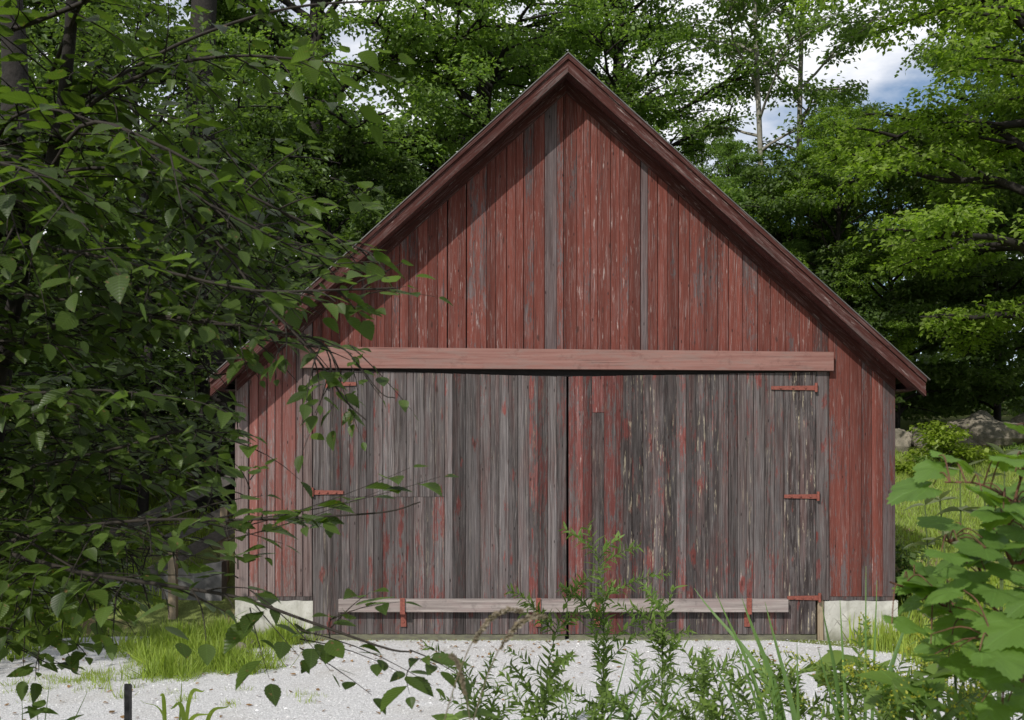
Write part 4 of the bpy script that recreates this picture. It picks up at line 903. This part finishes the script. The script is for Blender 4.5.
# ------------------------------------------------------------------ foreground goldenrod, grasses, vine
def goldenrod(px, py, Y, seed, label, lean=0.0, nb=7, flowers=0, spread=.30, leaf=.075):
    """py is where the tip shows"""
    r_ = np.random.default_rng(seed); tip = at(px, py, Y); H = tip[2]; base = np.array([tip[0] - lean * H, Y + r_.normal(0, .05), 0.])
    root = empty('goldenrod', base, label, 'plant', 'goldenrod plants growing in front of the gravel'); W = Tubes(5); L = Leaves(); Fl = Leaves()
    def stalk(P, r0, lf, spacing, droop=.1, plume=False):
        n_ = len(P); T = norm(np.gradient(P, axis=0)); LL = np.concatenate([[0], np.cumsum(np.linalg.norm(np.diff(P, axis=0), axis=1))]); tot = LL[-1]
        W.add(P, r0 * (1 - .75 * np.linspace(0, 1, n_))); q = tot * .12; k = 0
        while q < tot:
            b = np.array([np.interp(q, LL, P[:, i]) for i in range(3)]); t = norm(np.array([np.interp(q, LL, T[:, i]) for i in range(3)]))
            az = k * 2.4 + r_.normal(0, .3); u1 = norm(np.cross(t, [.3, .9, .1])); u2 = np.cross(t, u1); o_ = u1 * math.cos(az) + u2 * math.sin(az)
            f = q / tot; s_ = lf * (1 - .45 * f) * r_.uniform(.75, 1.2); dd = o_ * .85 + t * .65; dd[2] -= .12
            L.add(b, dd, t + r_.normal(0, .2, 3), s_); k += 1; q += spacing * (1 - .35 * f)
        if plume:
            m = int(flowers * .24) + 12; i = r_.integers(int(n_ * .6), n_, m); p = P[i] + r_.normal(0, .012, (m, 3)) + np.array([0, 0, .008]); Fl.add(p, r_.normal(0, 1, (m, 3)) + [0, 0, .8], r_.normal(0, 1, (m, 3)), r_.uniform(.006, .012, m))
    s = np.linspace(0, 1, 14); bend = r_.normal(0, .05)
    sgn = 1 if r_.random() > .4 else -1
    P = base + s[:, None] * (tip - base) + np.stack([bend * np.sin(s * 3) + 0 * s, .03 * np.sin(s * 4), 0 * s], -1); P[-3:, 0] += np.array([.01, .03, .07]) * sgn; P[-1, 2] -= .012
    stalk(P, .0045, leaf * 1.15, .014, plume=flowers > 0)
    for k in range(nb):
        t = r_.uniform(.42, .94); b = np.array([np.interp(t, s, P[:, i]) for i in range(3)]); az = r_.uniform(0, 6.28); l = spread * r_.uniform(.6, 1.3) * (1.35 - t * .75)
        d = np.array([math.cos(az), math.sin(az) * .7, r_.uniform(.7, 1.5)]); d = norm(d); u = np.linspace(0, 1, 8); Q = b + u[:, None] * d * l; Q[:, 2] -= .22 * l * u ** 2.2; Q[:, :2] += (u ** 2)[:, None] * d[:2] * .18 * l
        stalk(Q, .0022, leaf * .72, .0085, plume=flowers > 0)
    W.build('stem', M['greenstem'], root); leaf_mesh('foliage', L.arrays(), T_LANCE, M['leaf_weed'], root, seed=seed)
    if flowers: leaf_mesh('flower_plume', Fl.arrays(), T_FAR, M['flower'], root, seed=seed, smooth=False)['kind'] = 'stuff'
    return root
GR = [
 (604, 524, 3.9, .03, 13, 0, 'tallest goldenrod, its tip arching before the seam between the doors'),
 (567, 575, 3.8, -.02, 10, 0, 'goldenrod just left of the tallest one'),
 (652, 584, 4.0, .12, 9, 0, 'goldenrod leaning right of the tallest one, tip before the crossbar'),
 (482, 655, 3.7, -.14, 6, 0, 'goldenrod leaning far left over the white gravel'),
 (520, 668, 3.6, -.09, 6, 0, 'short goldenrod under the left leaning one'),
 (688, 632, 3.9, -.06, 9, 0, 'goldenrod before the lower edge of the right door'),
 (722, 655, 3.7, .02, 9, 0, 'goldenrod among the broad grass blades'),
 (760, 672, 3.6, .05, 8, 0, 'low goldenrod under the longest grass blades'),
 (800, 660, 3.6, .03, 9, 60, 'budding goldenrod before the pale sill post'),
 (838, 655, 3.3, .04, 10, 150, 'yellow flowering goldenrod under the white foundation corner'),
 (878, 650, 3.0, -.03, 10, 240, 'yellow flowering goldenrod between the foundation corner and the vine'),
 (925, 640, 2.8, .02, 11, 320, 'yellow flowering goldenrod beneath the lobed vine leaves'),
 (965, 630, 2.9, .02, 11, 320, 'yellow flowering goldenrod near the right border under the vine'),
 (1010, 640, 2.8, -.02, 10, 300, 'yellow flowering goldenrod cut by the right border of the view'),
 (860, 690, 2.4, .02, 9, 120, 'low orange yellow goldenrod at the bottom edge right of centre'),
 (930, 690, 2.2, .02, 10, 120, 'low leafy goldenrod at the bottom edge below the vine'),
 (635, 672, 3.5, .05, 7, 0, 'short goldenrod at the foot of the tallest one'),
 (990, 700, 2.1, .0, 9, 60, 'low leafy goldenrod in the bottom right corner'),
 (780, 695, 3.1, .0, 9, 40, 'low leafy goldenrod at the bottom edge left of the flowering ones'),
]
for k, (px, py, Y, ln, nb, fl, lab) in enumerate(GR): goldenrod(px, py, Y, 100 + k, lab, ln, nb + 4, fl, .34, .082)
def clump(name, c, tips, label, mat, wid=.012, cat='grass', seed=1, group=None, stem=None):
    """long arching blades, each given by its tip"""
    r_ = np.random.default_rng(seed); c = np.array(c, float); V, Fc, UV = [], [], []; n0 = 0
    for (tp_, arch, wd) in tips:
        tp_ = np.array(tp_, float); b = c + r_.normal(0, .03, 3) * [1, 1, 0]; mid = (b + tp_) / 2 + np.array([0, 0, arch]) + (b - tp_) * np.array([.15, .15, 0]); P = spline([b, mid, tp_], 18); T_ = norm(np.gradient(P, axis=0)); s = norm(np.cross(T_, [0.15, 1.0, .1] + r_.normal(0, .3, 3))); nn = np.cross(s, T_)
        t = np.linspace(0, 1, 18); wv = wid * wd * np.minimum(1, (1 - t) * 2.4) ** .8 + .0006
        A = P - s * wv[:, None] + nn * wv[:, None] * .3; B = P + s * wv[:, None] + nn * wv[:, None] * .3
        V.append(np.stack([A, P, B], 1).reshape(-1, 3)); UV.append(np.stack([np.stack([0 * t, t], 1), np.stack([0 * t + .5, t], 1), np.stack([0 * t + 1, t], 1)], 1).reshape(-1, 2)); k = np.arange(17)[:, None] * 3
        Fc.append(np.concatenate([k + [0, 1, 4, 3], k + [1, 2, 5, 4]]) + n0); n0 += 54
    o = make(name, np.concatenate(V), np.concatenate(Fc), M[mat], uv=np.concatenate(UV), smooth=True, origin=c); return tag(o, label, cat, group)
gg = 'clumps of broad bladed grass in the foreground'
clump('grass_clump', (at(812, 720, 3.2)[0], 3.2, 0), [(at(694, 588, 3.4), .28, 1.0), (at(716, 592, 3.3), .26, .9), (at(742, 598, 3.2), .24, 1.2), (at(765, 602, 3.3), .18, 1.0), (at(735, 640, 3.1), .12, .8), (at(770, 668, 3.1), .1, .9), (at(704, 640, 3.2), .2, .7)], 'broad grass clump whose blades arch left across the right door', 'reed', .009, seed=3, group=gg)
clump('grass_clump', (at(868, 720, 3.0)[0], 3.0, 0), [(at(866, 566, 3.0), .05, .6), (at(877, 580, 3.0), .05, .7), (at(822, 604, 3.0), .30, 1.0), (at(912, 604, 3.0), .32, 1.0), (at(818, 648, 2.9), .2, .9), (at(840, 600, 3.0), .1, .8)], 'reed like grass standing before the white foundation corner', 'reed', .008, seed=5, group=gg)
clump('grass_clump', (at(797, 720, 2.8)[0], 2.8, 0), [(at(797, 643, 2.8), .02, 1.0), (at(772, 690, 2.8), .1, .8), (at(826, 690, 2.8), .1, .8)], 'single stiff upright grass blade by the bottom edge right of centre', 'reed', .008, seed=6, group=gg)
clump('grass_clump', (at(590, 720, 3.4)[0], 3.4, 0), [(at(650, 664, 3.4), .2, .8), (at(690, 672, 3.3), .15, .9), (at(560, 680, 3.4), .2, .7), (at(628, 650, 3.4), .1, .7), (at(668, 688, 3.3), .2, .8)], 'small grass clump at the foot of the tallest goldenrod', 'reed', .007, seed=7, group=gg)
clump('grass_clump', (at(182, 720, 4.2)[0], 4.2, 0), [(at(160, 694, 4.2), .35, 1.0), (at(205, 690, 4.1), .35, 1.1), (at(230, 705, 4.2), .3, 1.0), (at(182, 675, 4.2), .1, .8), (at(140, 700, 4.1), .3, .9), (at(212, 712, 4.0), .3, 1.0), (at(170, 708, 4.0), .35, 1.0)], 'bright arching grass tuft at the bottom edge on the left', 'grass', .009, seed=8, group=gg)
clump('grass_clump', (at(20, 720, 3.6)[0], 3.6, 0), [(at(88, 690, 3.7), .1, .6), (at(22, 698, 3.6), .1, .5), (at(50, 678, 3.7), .08, .5), (at(-5, 690, 3.6), .1, .6)], 'thin dark grass stalks in the bottom left corner', 'reed', .006, seed=9, group=gg)
# dry seed heads
def seedhead(p0, p1, py, Y, seed, label):
    """p0: where the bent head starts, p1: its tip"""
    r_ = np.random.default_rng(seed); a = at(p0[0], p0[1], Y); tip = at(p1[0], p1[1], Y); base = np.array([a[0] - (tip[0] - a[0]) * 1.8, Y, 0.])
    root = empty('dry_grass_stalk', base, label, 'dry grass', 'dry grass stalks with seed heads'); W = Tubes(5)
    tb = np.linspace(0, 1, 29)[:, None]; c = a + np.array([-.01, 0, .06]); P = (1 - tb) ** 3 * base + 3 * tb * (1 - tb) ** 2 * (base * .3 + c * .7) + 3 * tb ** 2 * (1 - tb) * c + tb ** 3 * tip; W.add(P, np.linspace(.0014, .0006, 29)); W.build('stem', M['drygrass'], root); L = Leaves()
    t = r_.uniform(.80, 1.0, 240); p = np.stack([np.interp(t * 28, np.arange(29), P[:, i]) for i in range(3)], -1) + r_.normal(0, .0011, (240, 3)); d = norm(tip - a); L.add(p, d + r_.normal(0, .25, (240, 3)), r_.normal(0, 1, (240, 3)), r_.uniform(.004, .0075, 240)); leaf_mesh('seed_head', L.arrays(), T_FAR, M['drygrass'], root, smooth=False)
seedhead((468, 634), (545, 618), 0, 1.3, 1, 'dry grass stalk whose brown seed head bends right before the doors')
seedhead((440, 622), (520, 612), 0, 1.25, 2, 'fainter dry grass stalk whose seed head lies level before the crossbar')
seedhead((484, 690), (452, 658), 0, 1.3, 3, 'dry grass stalk with seed head slanting left over the white gravel')
# dark lobed sprig bottom left, broad low leaves bottom centre
def sprig(name, px, py, Y, n_, leaf, mat, label, seed, tm=T_OVATE, up=.5, sx=.09, cat='plant', group=None, hz=.12):
    r_ = np.random.default_rng(seed); tip = at(px, py, Y); base = np.array([tip[0], Y, 0.]); root = empty(name, base, label, cat, group); W = Tubes(5); L = Leaves()
    for k in range(n_):
        e = tip + r_.normal(0, 1, 3) * [sx, sx, 0] - [0, 0, abs(r_.normal(0, hz))]; W.add(spline([base, (base + e) / 2 + r_.normal(0, .02, 3), e], 8), np.linspace(.004, .0015, 8))
        a = r_.uniform(0, 6.28)
        for q in range(5):
            a2 = a + q * 1.256 + r_.normal(0, .2); L.add(e - [0, 0, .012 * (q % 2)], [math.cos(a2), math.sin(a2), r_.uniform(-.2, up)], [r_.normal(0, .2), r_.normal(0, .2), 1], leaf * r_.uniform(.7, 1.2))
    W.build('stem', M['greenstem'], root); leaf_mesh('foliage', L.arrays(), tm, M[mat], root, seed=seed); return root
sprig('leafy_weed', 48, 704, 3.3, 3, .07, 'leaf_dark', 'dark leafy weed tip poking up at the bottom left', 31)
sprig('leafy_weed', 500, 702, 3.0, 4, .09, 'leaf_weed', 'broad leafed weed at the bottom edge below the seed heads', 32)
sprig('leafy_weed', 905, 668, 2.6, 7, .12, 'leaf_weed', 'dark broad leafed weed under the vine between the goldenrods', 33, sx=.12)
sprig('leafy_weed', 850, 650, 3.6, 7, .12, 'leaf_weed', 'broad leafed weed below the foundation corner', 34, sx=.13)
sprig('leafy_weed', 985, 655, 2.3, 6, .11, 'leaf_vine', 'broad leafed weed low at the right border', 35, sx=.12)
# stake
m_ = MB(); c = at(127.5, 684, 5.2); m_.box(c[0] - .014, c[0] + .014, 5.19, 5.21, -.1, c[2]); m_.box(c[0] + .0145, c[0] + .020, 5.175, 5.21, -.1, c[2] - .004); tag(m_.build('metal_stake', M['stake'], origin=(c[0], 5.2, 0)), 'thin black metal stake upright in the gravel at the bottom left', 'stake')
# silvery seedling stem plant behind the vine
sv = empty('mullein_plant', (at(975, 560, 2.6)[0], 2.6, 0), 'silvery grey green plant with narrow leaves behind the vine at the right', 'plant'); W = Tubes(5); L = Leaves(); r_ = np.random.default_rng(71)
b0 = np.array(sv.location)
for (px, py) in ((960, 470), (940, 500), (985, 478), (1005, 455), (925, 505), (1000, 500)):
    e = at(px, py, 2.6); P = spline([b0, (b0 * .35 + e * .65) + r_.normal(0, .02, 3), e], 12); W.add(P, np.linspace(.006, .002, 12))
    for k in range(13):
        i = 11 - k // 3; a = k * 2.4; L.add(P[i], [math.cos(a), math.sin(a), r_.uniform(-.1, .9)], [r_.normal(0, .3), r_.normal(0, .3), .8], .085 * r_.uniform(.6, 1.15))
W.build('stem', M['greenstem'], sv); leaf_mesh('foliage', L.arrays(), strip_leaf(7, lambda u: .17 * np.sin(math.pi * u ** .8) + .003, .3), M['leaf_silver'], sv, seed=2)
# wild vine
vine = empty('wild_grape_vine', (1.15, 1.95, 0), 'wild vine with large lobed green leaves and reddish stems at the right border', 'vine'); W = Tubes(7); L = Leaves(); r_ = np.random.default_rng(81)
vb = np.array([1.15, 1.95, 0.])
stems = [[vb, at(1090, 700, 1.9), at(990, 640, 1.8), at(935, 600, 1.75), at(890, 582, 1.7)], [vb, at(1080, 640, 1.8), at(1010, 560, 1.75), at(1015, 500, 1.7), at(1035, 440, 1.7)],
         [vb, at(1060, 690, 1.9), at(995, 610, 1.8), at(975, 560, 1.75), at(945, 540, 1.7)], [vb, at(1090, 560, 1.7), at(1040, 520, 1.65), at(985, 486, 1.65), at(945, 482, 1.65)], [vb, at(1070, 700, 1.8), at(1030, 660, 1.6), at(985, 640, 1.5)]]
for q_, sx_ in enumerate(stems): P = spline(sx_, 30); W.add(P, np.linspace(.0055 if q_ != 3 else .003, .0016, 30))
# each leaf: centre pixel, depth, facing azimuth, tilt, size
VL = [(915, 583, 1.72, 180, .05, .19), (955, 556, 1.75, 160, .12, .18), (905, 490, 1.68, 170, .30, .15), (928, 470, 1.68, 190, .35, .13), (962, 458, 1.7, 20, .15, .14), (932, 524, 1.75, 185, .1, .14),
      (988, 516, 1.6, 230, .35, .11), (1010, 572, 1.7, 20, .2, .17), (978, 592, 1.7, 240, .25, .14), (948, 628, 1.75, 200, .25, .17), (1003, 632, 1.5, 210, .35, .20), (1020, 660, 1.45, 320, .25, .17),
      (1020, 545, 1.6, 100, .3, .13), (1010, 462, 1.7, 60, .5, .11), (1022, 430, 1.7, 60, .4, .10), (905, 604, 1.8, 150, .5, .09), (965, 575, 1.65, 250, .3, .12), (1024, 600, 1.55, 200, .2, .16), (975, 650, 1.7, 120, .3, .12), (1022, 505, 1.7, 200, .2, .12), (942, 600, 1.8, 260, .3, .11)]
rv = np.random.default_rng(404)
for k in range(110):
    py = rv.uniform(455, 715); px = rv.uniform(np.interp(py, [455, 540, 575, 640, 715], [1000, 975, 915, 915, 950]), 1045); VL.append((px, py, rv.uniform(1.55, 2.0), rv.uniform(0, 360), rv.uniform(.1, .6), rv.uniform(.075, .14)))
for (px, py, Y, az, tl, s_) in VL:
    c = at(px, py, Y); a = R(az + r_.normal(0, 12)); d = np.array([math.cos(a), math.sin(a) * .8, -tl * .5]); nn = np.array([r_.normal(0, .12), -.18 - tl * .7, 1.0]); L.add(c - norm(d) * s_ * .33, d, nn, s_ * .54)
    j = c - norm(d) * s_ * .33; best = None
    for sx_ in stems:
        P = spline(sx_, 30); k = int(np.argmin(np.linalg.norm(P - j, axis=1))); dd_ = np.linalg.norm(P[k] - j)
        if best is None or dd_ < best[0]: best = (dd_, P[max(0, k - 1)])
    W.add(spline([best[1], (best[1] + j) / 2 + [0, 0, .02], j], 8), np.linspace(.0014, .0009, 8))
W.build('stem', M['vinewood'], vine); leaf_mesh('foliage', L.arrays(), T_LOBED, M['leaf_vine'], vine, seed=12)
print('done', len(bpy.data.objects))
